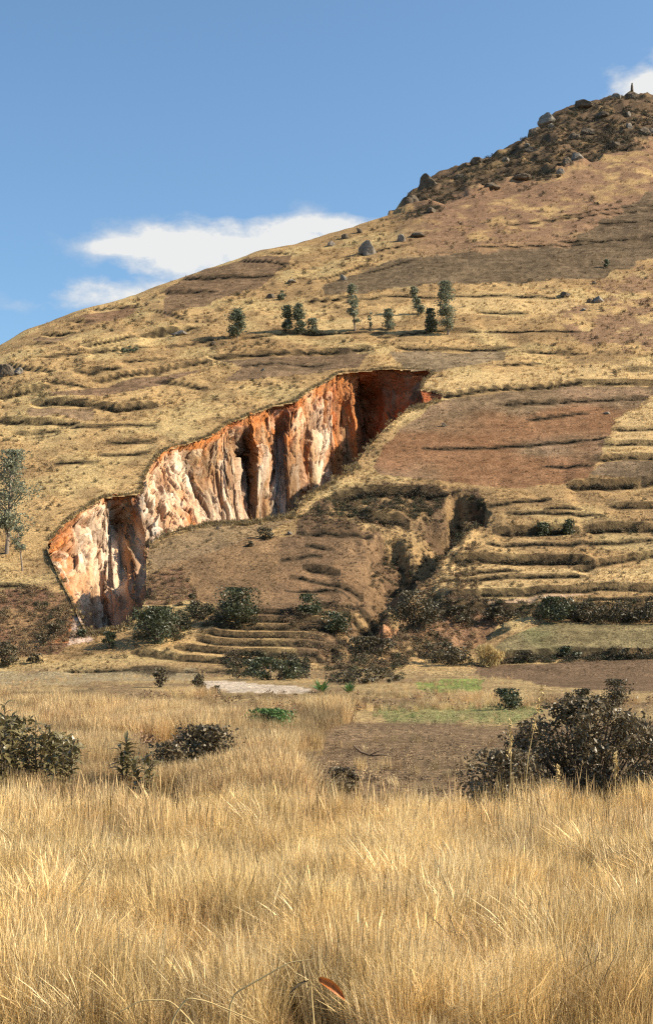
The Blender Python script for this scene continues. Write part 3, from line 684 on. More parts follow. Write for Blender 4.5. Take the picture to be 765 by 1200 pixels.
gr = inpoly(px, py, [(430,826),(600,822),(650,834),(600,848),(440,846)]) | inpoly(px, py, [(484,800),(520,791),(570,793),(562,812),(498,814)])
TW = tints(n, [(.26,.175,.10),(.40,.28,.15),(.18,.12,.07)], r); TW[gr] = tints(gr.sum(), [(.19,.23,.08),(.26,.27,.11),(.30,.24,.12)], r)
k2 |= gr & (r.random(n) < .8)
scatter('valley_weeds', np.c_[x, y, ground(x, y)-.02][k2], (.08+.17*r.random(n))[k2], TW[k2], wee, 'low brown and green weeds over the fallow valley soil', 4)
# reddish stalks mixed into the straw
k3 = straw & ~bare & (r.random(n) < .12) & (y < 75)
scatter('russet_weeds', np.c_[x, y, ground(x, y)-.02][k3], (.3+.35*r.random(n))[k3], tints(k3.sum(), [(.26,.16,.09),(.20,.13,.08)], r), wee, 'russet brown weeds standing in the valley straw', 5)
# 3. hillside tufts
n = 74000; t = -.028+r.random(n)*.41; px = -40+r.random(n)*845; u = (px-CX)/F
y = D(u, t); ok = t < tsky(u)-.0015; px, u, t, y = px[ok], u[ok], t[ok], y[ok]; x = u*y; py = HY-F*t; n = len(x)
infield = np.zeros(n, bool)
wx, wy = px+(fbm(x/4, y/6, 41, 3)-.5)*14, py+(fbm(x/4, y/6, 43, 3)-.5)*9
for k in list(range(12))+[12, 13]: infield |= inpoly(wx, wy, FIELD[k][1])
g = inpoly(px, py, GPOLY)
dens = .18+.62*sstep(.40, .55, fbm(x/4.5, y/7, 101, 3))
up = sstep(330, 250, py)*sstep(440, 520, px); dens *= 1-.55*up
f12 = inpoly(wx, wy, FIELD[12][1]); onr = np.zeros(n, bool)
for us, ys, h in TL:
    yl = np.interp(u, us, ys, -99, -99)+WOB(u, h); onr |= (yl > 0) & (y > yl-1.1-1.7*(y/220)**2) & (y < yl+.5)
small_terr = inpoly(px, py, [(150,790),(230,715),(300,700),(440,690),(440,715),(400,760),(300,790)])
k = ~g & ~onr & (r.random(n) < np.where(f12, .4, np.where(infield, .11, dens))*np.where(small_terr, .35, 1)) & ~inpoly(px, py, OUTC)
ac = albedo(x[k], y[k], px[k], py[k])
T = ac*.75+.25*tints(k.sum(), [(.55,.385,.175),(.60,.435,.215),(.46,.305,.135),(.38,.26,.12)], r)
scatter('hill_grass', np.c_[x, y, ground(x, y)-.04][k], (np.clip(y/280, .45, 1.3)*(.28+.34*r.random(n)))[k], T, hil, 'tufts of dry grass over the terraced hillside', 6, .25)
kf = infield & ~g & (r.random(n) < .6); acf = albedo(x[kf], y[kf], px[kf], py[kf])
scatter('field_clods', np.c_[x, y, ground(x, y)-.03][kf], (np.clip(y/200, .5, 2.0)*(.10+.22*r.random(n)**2))[kf], acf*r.choice([.45, .7, 1.0, 1.25, 1.7], (kf.sum(), 1), p=[.2,.25,.25,.2,.1]), wee, 'clods and stubble strewn over the ploughed fields', 12, .3)
# dark scrub dotted on the slope, dense on the outcrop and along the risers
P_, S_, T_ = [], [], []
k = ~g & ~infield & (r.random(n) < np.where(inpoly(px, py+(fbm(x/14, y/14, 161, 3)-.5)*44, OUTC) & (py < 262), .8, .06*(fbm(x/9, y/14, 103, 3) > .5)*(1+(px < 330)*(py < 470))))
P_.append(np.c_[x, y, ground(x, y)-.05][k]); S_.append((np.clip(y/260, .5, 2.2)*(.35+.5*r.random(n)))[k]); T_.append(tints(k.sum(), [(.065,.052,.03),(.11,.08,.045),(.05,.04,.025),(.05,.05,.026)], r))
br = inpoly(px, py, [(350,610),(388,580),(450,572),(560,574),(575,605),(540,640),(480,665),(440,625)]) | inpoly(px, py, [(-40,698),(40,690),(84,703),(96,745),(60,768),(0,770)]) | inpoly(px, py, [(171,672),(215,668),(235,705),(210,716),(171,712)]) | inpoly(px, py, [(380,785),(330,728),(470,670),(560,640),(560,745),(500,760),(460,785)])
k = ~g & br & (r.random(n) < .5)
P_.append(np.c_[x, y, ground(x, y)-.05][k]); S_.append((.2+.38*r.random(n))[k]); T_.append(tints(k.sum(), [(.20,.125,.07),(.27,.18,.09),(.12,.09,.05)], r))
for us, ys, h in TL:
    m = int((us[-1]-us[0])*ys.mean()*7.5); uu = us[0]+(us[-1]-us[0])*r.random(m); yl = np.interp(uu, us, ys)+WOB(uu, h)
    yl = yl-.1-r.random(m)*.3*h; xx = uu*yl; kk = vnoise(uu*90, uu*0, 7) > .25; xx, yl = xx[kk], yl[kk]
    P_.append(np.c_[xx, yl, ground(xx, yl)-.1]); S_.append(max(h, .62)*(.32+.42*r.random(len(xx)))); T_.append(tints(len(xx), [(.04,.032,.02),(.06,.046,.027),(.09,.065,.037),(.036,.036,.02)], r))
TH = [([(384,770),(400,735),(465,688),(510,690),(500,735),(560,742),(552,778),(470,770),(385,802)], 480, .5), ([(515,708),(765,702),(765,724),(520,720)], 300, .42), ([(350,608),(388,582),(520,578),(520,598),(400,606)], 500, .45),
      ([(526,580),(568,580),(566,612),(520,626)], 260, .6), ([(555,604),(572,608),(480,692),(462,684)], 420, .6), ([(215,712),(300,718),(300,736),(240,738)], 160, .6), ([(170,722),(215,722),(225,752),(160,756)], 150, .7),
      ([(262,770),(360,770),(360,796),(262,796)], 220, .6), ([(400,775),(475,772),(475,800),(385,802)], 130, .4), ([(440,630),(480,622),(500,650),(430,668)], 160, .4), ([(575,768),(765,764),(765,770),(575,774)], 260, .4), ([(40,705),(82,715),(80,745),(40,745)], 110, .4)]
for poly, m, hs_ in TH:
    X0, X1 = min(p[0] for p in poly), max(p[0] for p in poly); Y0_, Y1_ = min(p[1] for p in poly), max(p[1] for p in poly)
    qx, qy = X0+(X1-X0)*r.random(m*3), Y0_+(Y1_-Y0_)*r.random(m*3); kk = inpoly(qx, qy, poly) & (fbm(qx/9, qy/6, 131, 3) > .42); qx, qy = qx[kk][:m], qy[kk][:m]
    yy_ = D((qx-CX)/F, (HY-qy)/F); xx = (qx-CX)/F*yy_
    P_.append(np.c_[xx, yy_, ground(xx, yy_)-.08]); S_.append(hs_*(.5+.9*r.random(len(xx)))); T_.append(tints(len(xx), [(.055,.05,.028),(.085,.07,.038),(.045,.05,.022),(.12,.085,.05)], r))
scatter('hill_scrub', np.concatenate(P_), np.concatenate(S_), np.concatenate(T_), scr, 'dark dry scrub along the terrace risers and the stony summit', 7)
# turf hanging over the gully rim
n = 1500; idx = r.integers(0, len(RIMW), n); p = RIMW[idx]+np.c_[r.normal(size=n)*.15, r.random(n)*1.0-.5, np.zeros(n)]
p[:, 2] = ground(p[:, 0], p[:, 1])-.05
q_ = LIPW[r.integers(0, len(LIPW), n)]+np.c_[r.normal(size=n)*.4, r.normal(size=n)*.6, np.zeros(n)]; q_[:, 2] = ground(q_[:, 0], q_[:, 1])-.05
p = np.concatenate([p, q_]); n *= 2
scatter('rim_turf', p, .22+.32*r.random(n), tints(n, [(.24,.17,.08),(.40,.29,.13),(.16,.12,.065)], r), hil, 'ragged turf along the rim of the gully', 8, .5)

# ------------------------------------------------------------------ plants and trees as things
def leaves_mesh(name, pts_, leaf, r, ratio=.45, up=0.0, droop=0.0):
    n = len(pts_); d = r.normal(size=(n, 3)); d[:, 2] += up-droop; d /= np.linalg.norm(d, axis=1, keepdims=True)
    e = np.cross(d, r.normal(size=(n, 3))); e /= np.linalg.norm(e, axis=1, keepdims=True)
    l = (leaf*(.6+.8*r.random(n)))[:, None]; nn_ = np.cross(d, e)
    a = pts_-d*l*.5; b = pts_+e*l*ratio*.5+nn_*l*.08; c = pts_+d*l*.5; dd = pts_-e*l*ratio*.5+nn_*l*.08
    Vv = np.stack([a, b, c, dd], 1).reshape(-1, 3); fc = np.arange(4*n).reshape(n, 4)
    return mesh_np(name, Vv, fc, smooth=False)
def tube(path, radii, sides=6):
    path = np.array(path, float); V = []; Fq = []; n = len(path)
    for i in range(n):
        d = path[min(i+1, n-1)]-path[max(i-1, 0)]; d /= np.linalg.norm(d)+1e-9
        a = np.cross(d, (0, 1, 0.01) if abs(d[1]) < .9 else (1, 0, 0)); a /= np.linalg.norm(a); b = np.cross(d, a)
        for k in range(sides):
            th = 6.28318*k/sides; V.append(path[i]+radii[i]*(math.cos(th)*a+math.sin(th)*b))
    for i in range(n-1):
        for k in range(sides): Fq.append((i*sides+k, i*sides+(k+1) % sides, (i+1)*sides+(k+1) % sides, (i+1)*sides+k))
    return V, Fq
def tubes_mesh(name, list_):
    V, Fq = [], []
    for path, rad, s in list_:
        v, f = tube(path, rad, s); b = len(V); V += v; Fq += [tuple(i+b for i in q_) for q_ in f]
    return mesh_np(name, V, Fq)
def spot(px, py, y=None):
    if y is None: x, y = plan(px, py)
    else: x = (px-CX)/F*y
    return x, y, float(ground(x, y)[0])
def crown_points(r, w, h, z0, nclump, per, lean=0., shape='ell', spread=.16):
    pts_ = []; cl = []
    for i in range(nclump):
        t = r.random(); z = z0+(h-z0)*t
        if shape == 'col': rad = w*.5*(math.sin(math.pi*min(1, .12+t*.9))**.6)*(.6+.4*r.random())
        else: rad = w*.5*math.sqrt(max(0, 1-(1.9*t-.85)**2))*(.75+.35*r.random())
        a = r.random()*6.283; q_ = r.random()**.45*rad
        c = np.array([q_*math.cos(a)+lean*z, q_*math.sin(a), z]); cl.append(c)
        s = spread*(.6+.8*r.random())*min(w, h)
        pts_.append(c+np.clip(r.normal(size=(per, 3)), -2, 2)*s*np.array([1, 1, .7]))
    p = np.concatenate(pts_); p[:, 2] = np.clip(p[:, 2], .03*h, None); o_ = p[:, 2] > h; p[o_, 2] = h-(p[o_, 2]-h)*.5
    return p, cl
def tree(label, px, base, top, wpx, m, lean=0, trunk=.12, seed=0, group=None, nclump=34, per=55, leafpx=2.6, name='eucalyptus_tree', cat='tree', shape='col', trunk_frac=.12, spread=.13):
    r = np.random.default_rng(seed); x, y, z = spot(px, base); s = y/F; h = (base-top)*s; w = wpx*s
    root = thing(name, label, cat, (x, y, z-.05), group)
    p, cl = crown_points(r, w, h, trunk_frac*h, nclump, per, lean, shape, spread)
    obj('crown', leaves_mesh('crown', p, leafpx*s, r, .5, droop=.4), m, root)
    tr = [(0, 0, -.2), (lean*h*.3, .02*h, h*.3), (lean*h*.62, -.01*h, h*.62), (lean*h*.92, 0, h*.92)]
    br = [(tr, [h*.022, h*.017, h*.011, h*.003], 7)]
    for c in cl[::2]:
        zz = max(.06*h, c[2]-.25*w-.05*h); br.append(([(lean*zz, 0, zz), (c[0]*.5+lean*zz*.5, c[1]*.5, c[2]*.55+zz*.45), tuple(c)], [h*.008, h*.005, h*.002], 4))
    obj('trunk', tubes_mesh('trunk', br), M_bark, root)
    return root
def bush(label, px, base, top, wpx, m, seed=0, group=None, nclump=26, per=60, leafpx=3.0, name='bush', cat='bush', y=None, ratio=.5, up=.2, spread=.14, depth=1.0, lean=0):
    r = np.random.default_rng(seed); x, y, z = spot(px, base, y); s = y/F; h = (base-top)*s; w = wpx*s
    root = thing(name, label, cat, (x, y, z-.05), group)
    p, cl = crown_points(r, w, h, .1*h, nclump, per, lean, 'ell', spread); p[:, 1] *= depth
    obj('foliage', leaves_mesh('foliage', p, leafpx*s, r, ratio, up=up), m, root)
    br = []
    for c in cl[::2]:
        br.append(([(c[0]*.08, c[1]*.08*depth, -.15), (c[0]*.55, c[1]*.5*depth, c[2]*.5), (c[0], c[1]*depth, c[2])], [h*.02, h*.012, h*.004], 4))
    obj('stem', tubes_mesh('stem', br), M_twig, root)
    return root
G1 = 'eucalyptus trees along the hill terrace'
tree('compact dark eucalyptus, leftmost of the trees on the hill terrace', 278, 397, 361, 19, M_eucd, 0, seed=1, group=G1, nclump=40)
tree('dark rounded eucalyptus, left one of a touching pair below the ridge', 337, 391, 359, 14, M_eucd, .0, seed=2, group=G1)
tree('taller tree of the touching pair, its top leaning left', 352, 391, 354, 14, M_eucd, -.08, seed=3, group=G1)
tree('low pale shrub against the right side of the touching pair', 366, 390, 373, 15, M_euc, 0, seed=4, group=G1, nclump=16, trunk_frac=.05)
tree('slender pale eucalyptus with sparse crown, middle of the hill terrace', 416, 389, 335, 14, M_euc, -.08, seed=5, group=G1, nclump=36, per=45)
tree('thin wispy sapling between slender tree and round pale tree', 434, 388, 367, 6, M_euc, 0, seed=6, group=G1, nclump=10, per=22)
tree('small round pale tree alone on the straw terrace', 455, 387, 362, 16, M_euc, 0, seed=7, group=G1, nclump=22)
tree('tree leaning left, standing higher than the others of the right cluster', 494, 368, 336, 13, M_euc, -.32, seed=8, group=G1, nclump=30)
tree('short bushy tree at the left foot of the tallest tree', 507, 388, 359, 15, M_eucd, -.1, seed=9, group=G1)
tree('tallest eucalyptus on the hill terrace, dense grey green column', 525, 390, 327, 19, M_euc, -.06, seed=10, group=G1, nclump=60)
tree('large feathery eucalyptus with bare trunk at the left edge above the gully', 8, 650, 528, 60, M_euc, .06, seed=11, nclump=52, per=90, leafpx=3.4, shape='ell', trunk_frac=.24, spread=.10)
tree('small thin tree just right of the large feathery eucalyptus', 27, 674, 622, 17, M_euc, -.12, seed=12, nclump=18, per=45, trunk_frac=.4)
B = [('dense dark green bush at the mouth of the gully',184,758,714,56,M_green,40,80,3.2),('small dark bush left of the gully mouth bush',128,762,741,17,M_green,12,50,3),
 ('broad dark green bush above the left end of the small terraces',278,734,692,50,M_green,36,70,3.2),('little grey shrub on the brown spur end',228,714,698,17,M_olive,10,40,3),
 ('rounded dark green bush at the top terrace right of centre',363,722,697,34,M_green,24,60,3),('dark green bush one terrace lower than its round neighbour',393,735,711,32,M_green,24,60,3),
 ('wide dark bush with fresh green top beside the sandy path',318,797,770,76,M_green,34,65,3.2),('olive bush at the left edge where the slope meets the valley',8,781,752,34,M_olive,22,60,3),
 ('big olive brown bush on the right bank of the small ravine',486,738,690,50,M_olive,40,75,3),('dark bush in the ravine below the big olive bush',432,768,746,52,M_olive,24,60,3),
 ('dark bush below the red bank at the ravine side',522,776,750,60,M_olive,28,65,3),('long dark hedge bush above the fresh green plants',428,802,784,88,M_olive,30,60,3),
 ('olive bush on the ravine edge beside the dirt track',460,700,672,26,M_olive,16,50,3),('scraggy bush inside the dark hollow of the side gully',540,612,590,34,M_green,20,60,3),
 ('left one of two shrubs on the riser below the big ploughed field',635,622,606,18,M_green,14,50,2.8),('right one of two shrubs on the riser below the big ploughed field',668,621,602,17,M_green,14,50,2.8),
 ('low dark bush in the fallow grass left of the big glossy bush',592,832,806,38,M_green,22,60,3.2),('tall dark bush poking up behind the big glossy bush',722,830,796,34,M_olive,24,60,3.2),
 ('dark bush behind the big glossy bush, shorter one',682,828,808,36,M_olive,20,60,3.2),
 ('small grey green shrub on the bare slope',292,643,636,10,M_olive,8,30,2.6),('bushy shrub on the spur crest by the white clay',312,632,618,18,M_olive,12,40,3),
 ('hedge bush at the left end of the dark hedge',538,724,704,38,M_olive,20,60,3),('hedge bush with red earth beside it',582,724,705,38,M_olive,20,60,3),
 ('tallest hedge bush in the dark hedge under the track',648,725,696,44,M_green,30,70,3),('hedge bush right of the tallest one',690,725,700,40,M_olive,24,65,3),
 ('second hedge bush from the right edge',728,724,698,42,M_olive,24,65,3),('hedge bush cut by the right edge of the photo',766,724,700,42,M_olive,24,65,3),
 ('tuft bush on the riser above the furrowed field, tallest there',664,766,751,26,M_green,14,50,3),('low bush right along the riser above the furrowed field',738,768,755,40,M_olive,16,50,3),
 ('low bush left along the riser above the furrowed field',610,770,757,40,M_olive,16,50,3),
 ('grey green sapling in the straw left of the sandy path',187,806,782,16,M_olive,12,40,3),('small grey green sapling touching the left end of the sandy path',233,812,786,16,M_olive,12,40,3),
 ('little dark shrub in front of the sandy path',254,814,803,12,M_olive,8,40,3),('brown low shrub at the foot of the left bank',42,778,766,22,M_olive,10,40,3),
 ('dark bush on the brown left bank, upper one',64,748,726,16,M_olive,12,40,3),('dark bush on the brown left bank, lower one',48,758,742,12,M_olive,8,40,3),
 ('dark shrub hanging on the pale clay pillar',95,746,735,11,M_green,8,40,2.6),
 ('shrub beside the grey rocks under the ridge field',331,352,341,11,M_eucd,10,40,2.4),('low shrub under the left cloud ridge rocks',152,412,404,20,M_eucd,10,40,2.4),
 ('lone small shrub on the dark upper field at right',711,312,303,9,M_eucd,8,40,2.4)]
for i, (lab, px, b, t_, w, m, nc_, per, lp) in enumerate(B):
    bush(lab, px, b, t_, w, m, seed=50+i, nclump=nc_, per=per, leafpx=lp)
bush('straw coloured tussock at the left end of the furrowed field', 572, 777, 752, 32, M_strawc, seed=150, nclump=30, per=60, leafpx=6, ratio=.15, up=1.6, name='grass_tussock', cat='tussock')
bush('bright green leafy bush alone in the middle of the valley', 318, 882, 843, 52, M_fresh, seed=151, nclump=34, per=70, leafpx=4.2, y=44)
bush('dark glossy bush left of centre behind the tall grass', 240, 929, 848, 60, M_glossy, seed=152, nclump=64, per=60, leafpx=5.6, y=30, ratio=.5)
bush('smaller sprawling glossy bush left of its darker neighbour', 196, 935, 868, 48, M_glossy, seed=153, nclump=34, per=40, leafpx=5.6, y=29, ratio=.5)
b_ = bush('huge dark glossy bush behind the grass at the right edge', 690, 950, 816, 200, M_glossy, seed=154, nclump=150, per=90, leafpx=6.0, y=27, ratio=.4, spread=.06, depth=.8)
bush('lower dark glossy bush in front of the left side of the huge bush', 592, 958, 878, 86, M_glossy, seed=155, nclump=48, per=60, leafpx=6.2, y=26, ratio=.45)
bush('low glossy bush filling the right corner beside the huge bush', 775, 961, 850, 96, M_glossy, seed=156, nclump=60, per=70, leafpx=6.2, y=25.6, ratio=.45)
bush('low dark sprawling shrub at the far side of the grass near centre', 395, 945, 915, 70, M_glossy, seed=157, nclump=24, per=40, leafpx=6, y=30, ratio=.4)

bush('leafy olive clump filling the left edge behind the grass', 14, 940, 838, 56, M_leaf, seed=158, nclump=44, per=42, leafpx=8, y=28.3, ratio=.4)
bush('leafy olive clump between the left edge clump and the slim plant', 66, 940, 856, 54, M_leaf, seed=159, nclump=38, per=40, leafpx=8, y=28, ratio=.4)
bush('thin russet clump right of the slim broad leaved plant', 150, 940, 880, 40, M_olive, seed=160, nclump=22, per=36, leafpx=6, y=28.4, ratio=.35)
# rosette plants with fresh green sword leaves by the path
def sword_plant(label, px, base, hpx, n, seed):
    r = np.random.default_rng(seed); x, y, z = spot(px, base); s = y/F; h = hpx*s; root = thing('sword_leaf_plant', label, 'plant', (x, y, z-.03), 'green sword leaf plants by the path')
    V, Fq = [], []
    for i in range(n):
        a = i*2.4; el = .35+.9*r.random(); L = h*(.8+.4*r.random()); d = np.array([math.cos(a)*math.cos(el), math.sin(a)*math.cos(el), math.sin(el)]); e = np.array([-math.sin(a), math.cos(a), 0])*h*.085
        up_ = np.array([0, 0, h*.05]); b0 = len(V)
        V += [-e*.6, e*.6, d*L*.5-e+up_, d*L*.5+e+up_, d*L-np.array([0, 0, h*.08])]; Fq += [(b0, b0+1, b0+3), (b0, b0+3, b0+2), (b0+2, b0+3, b0+4)]
    obj('foliage', mesh_np('foliage', np.array(V), Fq, smooth=False), M_fresh, root)
sword_plant('fresh green sword leaf plant at the right end of the sandy path', 377, 810, 20, 26, 1)
sword_plant('fresh green sword leaf plant under the long dark hedge bush', 409, 812, 17, 22, 2)
sword_plant('small sword leaf plant on the spot of bright green on the dark bush', 313, 782, 16, 18, 3)

# broad leaved plants: every large leaf an object
def leaf_mesh(L, W, droop=.25):
    V = []; Fq = []; n = 5
    for k in range(n+1):
        t = k/n; w = W*.5*math.sin(math.pi*min(1, .06+t*.94))**.8; z = -droop*L*t*t+.12*L*math.sin(t*3.14)
        V += [(t*L, -w, z+w*.35), (t*L, 0, z), (t*L, w, z+w*.35)]
    for k in range(n):
        for j in (0, 1): c = 3*k+j; Fq.append((c, c+1, c+4, c+3))
    return mesh_np('leaf', np.array(V), Fq)
LEAVES = [leaf_mesh(.26, .075, .3), leaf_mesh(.22, .06, .55), leaf_mesh(.30, .085, .45)]
for m_ in LEAVES: m_.materials.append(M_leaf)
def broad_plant(label, px, y, top, nst, nlf, wpx, seed):
    r = np.random.default_rng(seed); x, y, z = spot(px, 0, y); h = (HY-top)/F*y-z; w = wpx*y/F; nst += 3; nlf += 9
    root = thing('broad_leaf_plant', label, 'plant', (x, y, z-.03), 'broad leaved plants behind the grass')
    for s_ in range(nst):
        a = r.random()*6.28; hh = h*(.7+.3*r.random()) if s_ else h; tip = np.array([math.cos(a)*w*.5*(s_ > 0), math.sin(a)*w*.35*(s_ > 0), hh])
        path = [np.array([0, 0, -.1])+tip*[.15, .15, 0], tip*[.5, .5, .5], tip]
        obj('stem', tubes_mesh('stem', [(path, [.014, .011, .005], 5)]), M_twig, root)
        for k in range(nlf):
            t = .30+.70*(k+.5*r.random())/nlf; t = min(t, 1); p = path[1]*(1-(t-.5)*2)+tip*((t-.5)*2) if t > .5 else path[0]*(1-2*t)+path[1]*2*t
            o = obj('leaf', LEAVES[r.integers(3)], None, root); o.location = p
            o.rotation_euler = (r.normal()*.35, -(.15+.75*r.random()*(.4+t)), k*2.4+r.normal()*.4); sc_ = .7+.4*r.random(); o.scale = (sc_,)*3
broad_plant('tall broad leaved plant at the very left edge behind the grass', 6, 27, 822, 4, 13, 40, 1)
broad_plant('broad leaved plant with drooping leaf fans left of the dark glossy bushes', 74, 26, 862, 4, 13, 40, 2)
broad_plant('broad leaved plant with a bluish dark top near the left edge', 42, 27.5, 842, 4, 12, 36, 3)
broad_plant('slim broad leaved plant standing alone between the left clump and glossy bushes', 148, 27, 866, 2, 11, 14, 4)
broad_plant('thin yellowing plant left of the sprawling glossy bush', 170, 26.5, 888, 3, 8, 26, 5)

# foreground weeds and bent stems
def at(px, py, y): return np.array([(px-CX)/F*y, y, (HY-py)/F*y])
def bent(name, label, pts_, y, rad, cat='stem'):
    w = [at(a, b, y+c) for a, b, c in pts_]; b0 = w[0].copy(); b0[2] = float(ground(b0[0], b0[1])[0])
    P = [b0-w[0]*0] + [p for p in w]; org = P[0].copy(); sm = []
    P = np.array(P)-org; tt = np.linspace(0, len(P)-1, len(P)*5); P = np.stack([np.interp(tt, range(len(P)), P[:, j]) for j in range(3)], -1)
    Q = P.copy()
    for _ in range(2): Q[1:-1] = (Q[:-2]+Q[1:-1]*2+Q[2:])/4
    o = obj(name, tubes_mesh(name, [(Q, list(np.linspace(rad, rad*.35, len(Q))), 6)]), M_stem); o.location = org
    return tag(o, label, cat)
bent('bent_stem', 'thick pale stem bent sharply at the bottom edge', [(199,1200,0),(219,1169,0),(245,1174,0),(305,1199,0)], 9.2, .009, 'grass stem')
bent('bent_stem', 'long arching pale stem above the rusty leaf weed', [(268,1168,0),(307,1146,0),(338,1128,0),(367,1124,0)], 9.6, .008, 'grass stem')
bent('bent_stem', 'short pale stem bowing left at the bottom left', [(232,1205,0),(200,1172,0),(165,1172,0),(134,1190,0)], 9.5, .007, 'grass stem')
w0 = at(372, 1205, 9.4); w0[2] = float(ground(w0[0], w0[1])[0])
weed = thing('dead_leaf_weed', 'small dead weed with rusty red leaf curled at its tip', 'weed', w0)
tp = at(364, 1150, 9.4)-w0
obj('stem', tubes_mesh('stem', [([(0, 0, -.05), tp*.5+np.array([.02, 0, 0]), tp], [.009, .007, .004], 6)]), M_stem, weed)
def dleaf(a, b, wid, m):
    a = at(*a, 9.4)-w0; b = at(*b, 9.35)-w0; d = b-a; L = np.linalg.norm(d); d /= L; e = np.cross(d, (0, -1, .3)); e /= np.linalg.norm(e); V = []; Fq = []
    for k in range(7):
        t = k/6; ww = wid*math.sin(math.pi*min(1, .08+.92*t))**.7; c = a+d*L*t+np.array([0, -.02*math.sin(3.1*t), .025*math.sin(3.1*t)])
        V += [c-e*ww+np.array([0, -.02, .01]), c, c+e*ww+np.array([0, -.025, .0])]
    for k in range(6):
        for j in (0, 1): q_ = 3*k+j; Fq.append((q_, q_+1, q_+4, q_+3))
    return obj('leaf', mesh_np('leaf', np.array(V), Fq), m, weed)
tag(dleaf((374,1147), (404,1171), .024, M_deadleaf), 'curled rusty red leaf with yellow edge')
tag(dleaf((362,1149), (337,1167), .016, M_glossy), 'narrow dark folded leaf')
def stalk(label, px, y, top, lean, seed):
    x, y, z = spot(px, 0, y); h = (HY-top)/F*y-z; root = thing('seed_stalk', label, 'grass stalk', (x, y, z-.03), 'tall seed stalks before the big bush'); r = np.random.default_rng(seed)
    path = [np.array([0, 0, 0]), np.array([lean*.3, 0, h*.5]), np.array([lean, 0, h])]
    obj('stem', tubes_mesh('stem', [(path, [.008, .007, .004], 5)]), M_stem, root)
    p = np.array([path[1]*(1-t)+path[2]*t for t in .35+.65*r.random(90)])+r.normal(size=(90, 3))*.022
    obj('seed_head', leaves_mesh('seed_head', p, .07, r, .3, up=1.5), M_stem, root)
stalk('straight tall seed stalk at the left end of the huge glossy bush', 598, 24.6, 842, .0, 1)
stalk('seed stalk leaning right, tallest one before the huge glossy bush', 611, 24.4, 800, .36, 2)
stalk('slim seed stalk before the middle of the huge glossy bush', 720, 24.5, 880, .02, 3)
stalk('short seed stalk between leaning stalk and slim stalk', 654, 24.5, 896, -.02, 4)

# dead branch lying on the brown valley soil
x, y, z = spot(418, 893, 38)
br = thing('dead_branch', 'dark dead branch lying on the bare valley soil', 'branch', (x, y, z+.03))
obj('limb', tubes_mesh('limb', [([(-.1, 0, .35), (.1, 0, .18), (.35, .1, .08), (.7, .0, .1), (1.0, .1, .04)], [.02, .035, .03, .02, .008], 6), ([(.35, .1, .08), (.55, -.1, .2), (.7, -.15, .24)], [.018, .012, .006], 5)]), M_twig, br)

# ------------------------------------------------------------------ rocks
def rock(label, px, py, wpx, hpx, m, seed, group=None, name='boulder', cat='rock', tilt=0, sink=.25):
    r = np.random.default_rng(seed); x, y, z = spot(px, py); s = y/F
    import bmesh
    bm = bmesh.new(); bmesh.ops.create_icosphere(bm, subdivisions=4, radius=1.0)
    co = np.array([v.co[:] for v in bm.verts]); pl = r.normal(size=(14, 3)); pl[:, 2] = np.abs(pl[:, 2])*.8; pl /= np.linalg.norm(pl, axis=1, keepdims=True); dd = .50+.32*r.random(14)
    for n_, d_ in zip(pl, dd):
        q_ = co@n_-d_; co -= np.where(q_ > 0, q_*.92, 0)[:, None]*n_
    co *= (1+.30*(fbm(co[:, 0]*2.3+seed*3, co[:, 1]*2.3+co[:, 2]*2.9, 111, 4)-.5))[:, None]
    co *= np.array([wpx*.5, wpx*.5, hpx*.62])*s*(1.05 if i <= 22 else 1.08)
    for v, c in zip(bm.verts, co): v.co = c
    me = bpy.data.meshes.new(name); bm.to_mesh(me); bm.free()
    o = obj(name, me, m); o.location = (x, y, z+hpx*s*(.5-sink if i <= 22 else .08)); o.rotation_euler = (0, tilt, r.random()*.6-.3)
    return tag(o, label, cat, group)
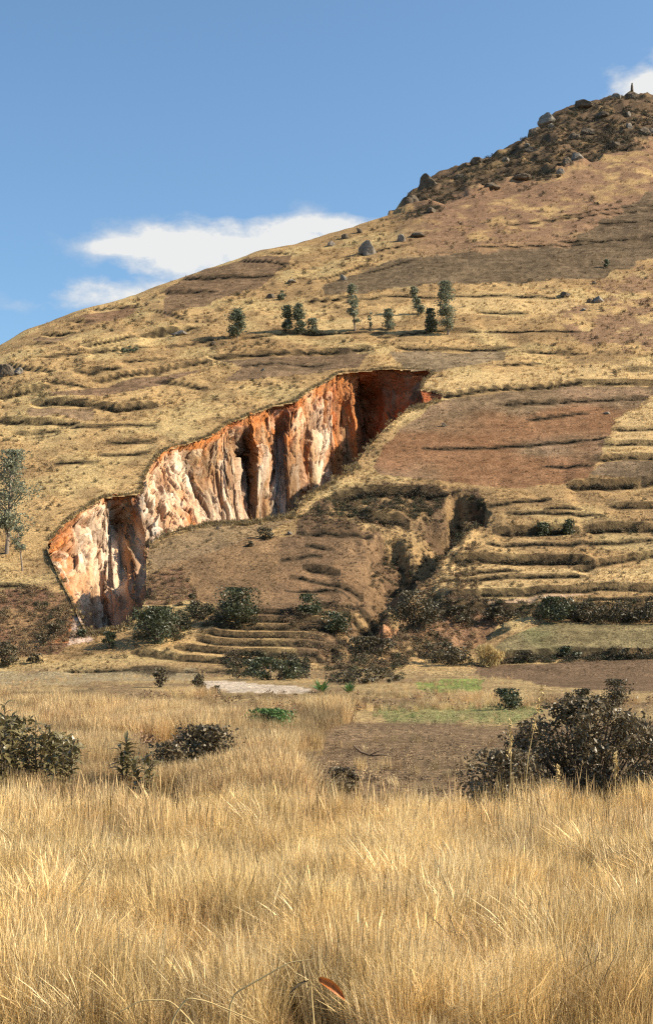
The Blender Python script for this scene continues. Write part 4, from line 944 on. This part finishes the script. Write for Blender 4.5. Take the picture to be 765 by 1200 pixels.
RK = [('large pale grey boulder on the ridge, biggest on the hill shoulder',432,298,22,18,1),('pointed pale boulder right of the biggest shoulder boulder',470,283,11,13,1),
 ('long dark boulder with straw mound right of the pointed boulder',489,276,20,8,0),('small pale boulder below the shoulder, left',402,327,8,10,1),
 ('white rock at the left end of the ridge rocks',388,287,9,8,1),('dark rock on the skyline beside the white rock',404,278,12,9,0),('small peaked rock on the skyline right of the dark rock',421,272,8,8,0),
 ('dark flat rock on the right slope, left one of a pair',661,347,13,7,0),('grey domed rock on the right slope, right one of a pair',700,353,14,9,1),('low dark rock in front of the grey domed rock',691,353,10,6,0),
 ('pale stone just below the pair of rocks on the right slope',683,363,8,4,1),('dark stone above the pair of rocks on the right slope',696,332,6,5,0),
 ('dark big boulder at the left edge of the hill',8,441,26,18,0),('pale flat boulder touching the dark left edge boulder',22,439,14,9,1),
 ('lone dark stone in the ploughed field beside the gully',520,497,7,6,0),('small stone on the dark field below the ridge pair',308,434,6,4,1),
 ('white stone lying on the ploughed field near its right end',711,483,8,3,1),('grey rocks cluster stone under the ridge field',318,349,13,8,0),('flat grey slab above the lone left tree',342,330,14,5,1),
 ('pale slab in the left terraces',212,390,20,6,1),('dark stone at the foot of the pale slab',250,404,8,6,0),('white rock at the spur crest before the gully',340,627,7,5,1),('dark rounded stone on the spur crest',256,622,6,4,0),
 ('steep dark crag at the left end of the summit outcrop',482,238,32,24,0),('second dark crag up the summit outcrop edge',502,220,28,22,0),('dark crag hump on the summit skyline edge',520,210,20,14,0),
 ('pale topped crag, lower of the skyline crags',625,160,22,20,0),('pale crag face under the skyline crag',642,146,26,16,1),('square pale crag below the skyline crags',646,150,14,12,1),
 ('broad low crag at the skyline bend',682,128,28,12,0),('rock left of the summit dome',722,116,14,8,1),('grass capped summit dome rock',741,110,18,12,0),
 ('pale rock at the middle of the outcrop, above the crest line',592,191,12,10,1),('pale blocky rock at the lower left of the outcrop',590,199,10,9,1),('dark rock right of the blocky outcrop rock',600,196,12,8,0),
 ('boulder with pale face at the lower edge of the outcrop',675,188,18,14,1),('dark boulder leaning on the pale faced boulder',664,190,16,13,0),('small blocky boulder below the pale faced one',655,203,11,8,1),
 ('pale upright rock below the summit, left one',736,154,8,10,1),('pale upright rock further down right',736,139,7,8,1),('dark rock mass at the right edge of the outcrop',755,160,18,14,0),('pale rock against the right edge of the photo',763,158,9,12,1),
 ('dark rock in the centre of the outcrop',690,155,22,13,0),('dark rock left of the central outcrop rock',672,163,16,11,0),('dark low rock beneath the skyline bend',705,140,18,8,0),
 ('dark crag low on the outcrop slope, left',575,222,22,9,0),('dark scrubby rock low on the outcrop slope, centre',610,213,20,8,0),('rock on slope left of the scrubby low rock',540,205,16,10,0),
 ('flat rock halfway up the outcrop skyline',560,196,18,10,0),('small pale rock under the halfway skyline',618,176,8,7,1),('dark rock under the pale topped crag',622,182,18,9,0),
 ('dark rock at the left tail of the outcrop',505,249,16,7,0),('rock at the right tail of the outcrop, dark',720,172,14,8,0)]
for i, (lab, px, py, w, h, k) in enumerate(RK):
    rock(lab, px, py, w, h, M_rockgrey if k else M_rock, 900+i, 'crags and rocks of the summit outcrop' if i > 22 else 'boulders on the hillside', tilt=random.uniform(-.25, .25))
x, y, z = spot(740, 107)
mk = thing('summit_post', 'slim upright post standing on the summit dome rock', 'post', (x, y, z+2.5))
obj('shaft', tubes_mesh('shaft', [([(0, 0, -2), (0, 0, .3), (.05, 0, 1.2)], [.7, .5, .3], 8)]), M_rock, mk)
obj('cap', tubes_mesh('cap', [([(.05, 0, 1.2), (.05, 0, 1.3), (.05, 0, 1.7)], [.3, .36, .15], 8)]), M_rock, mk)
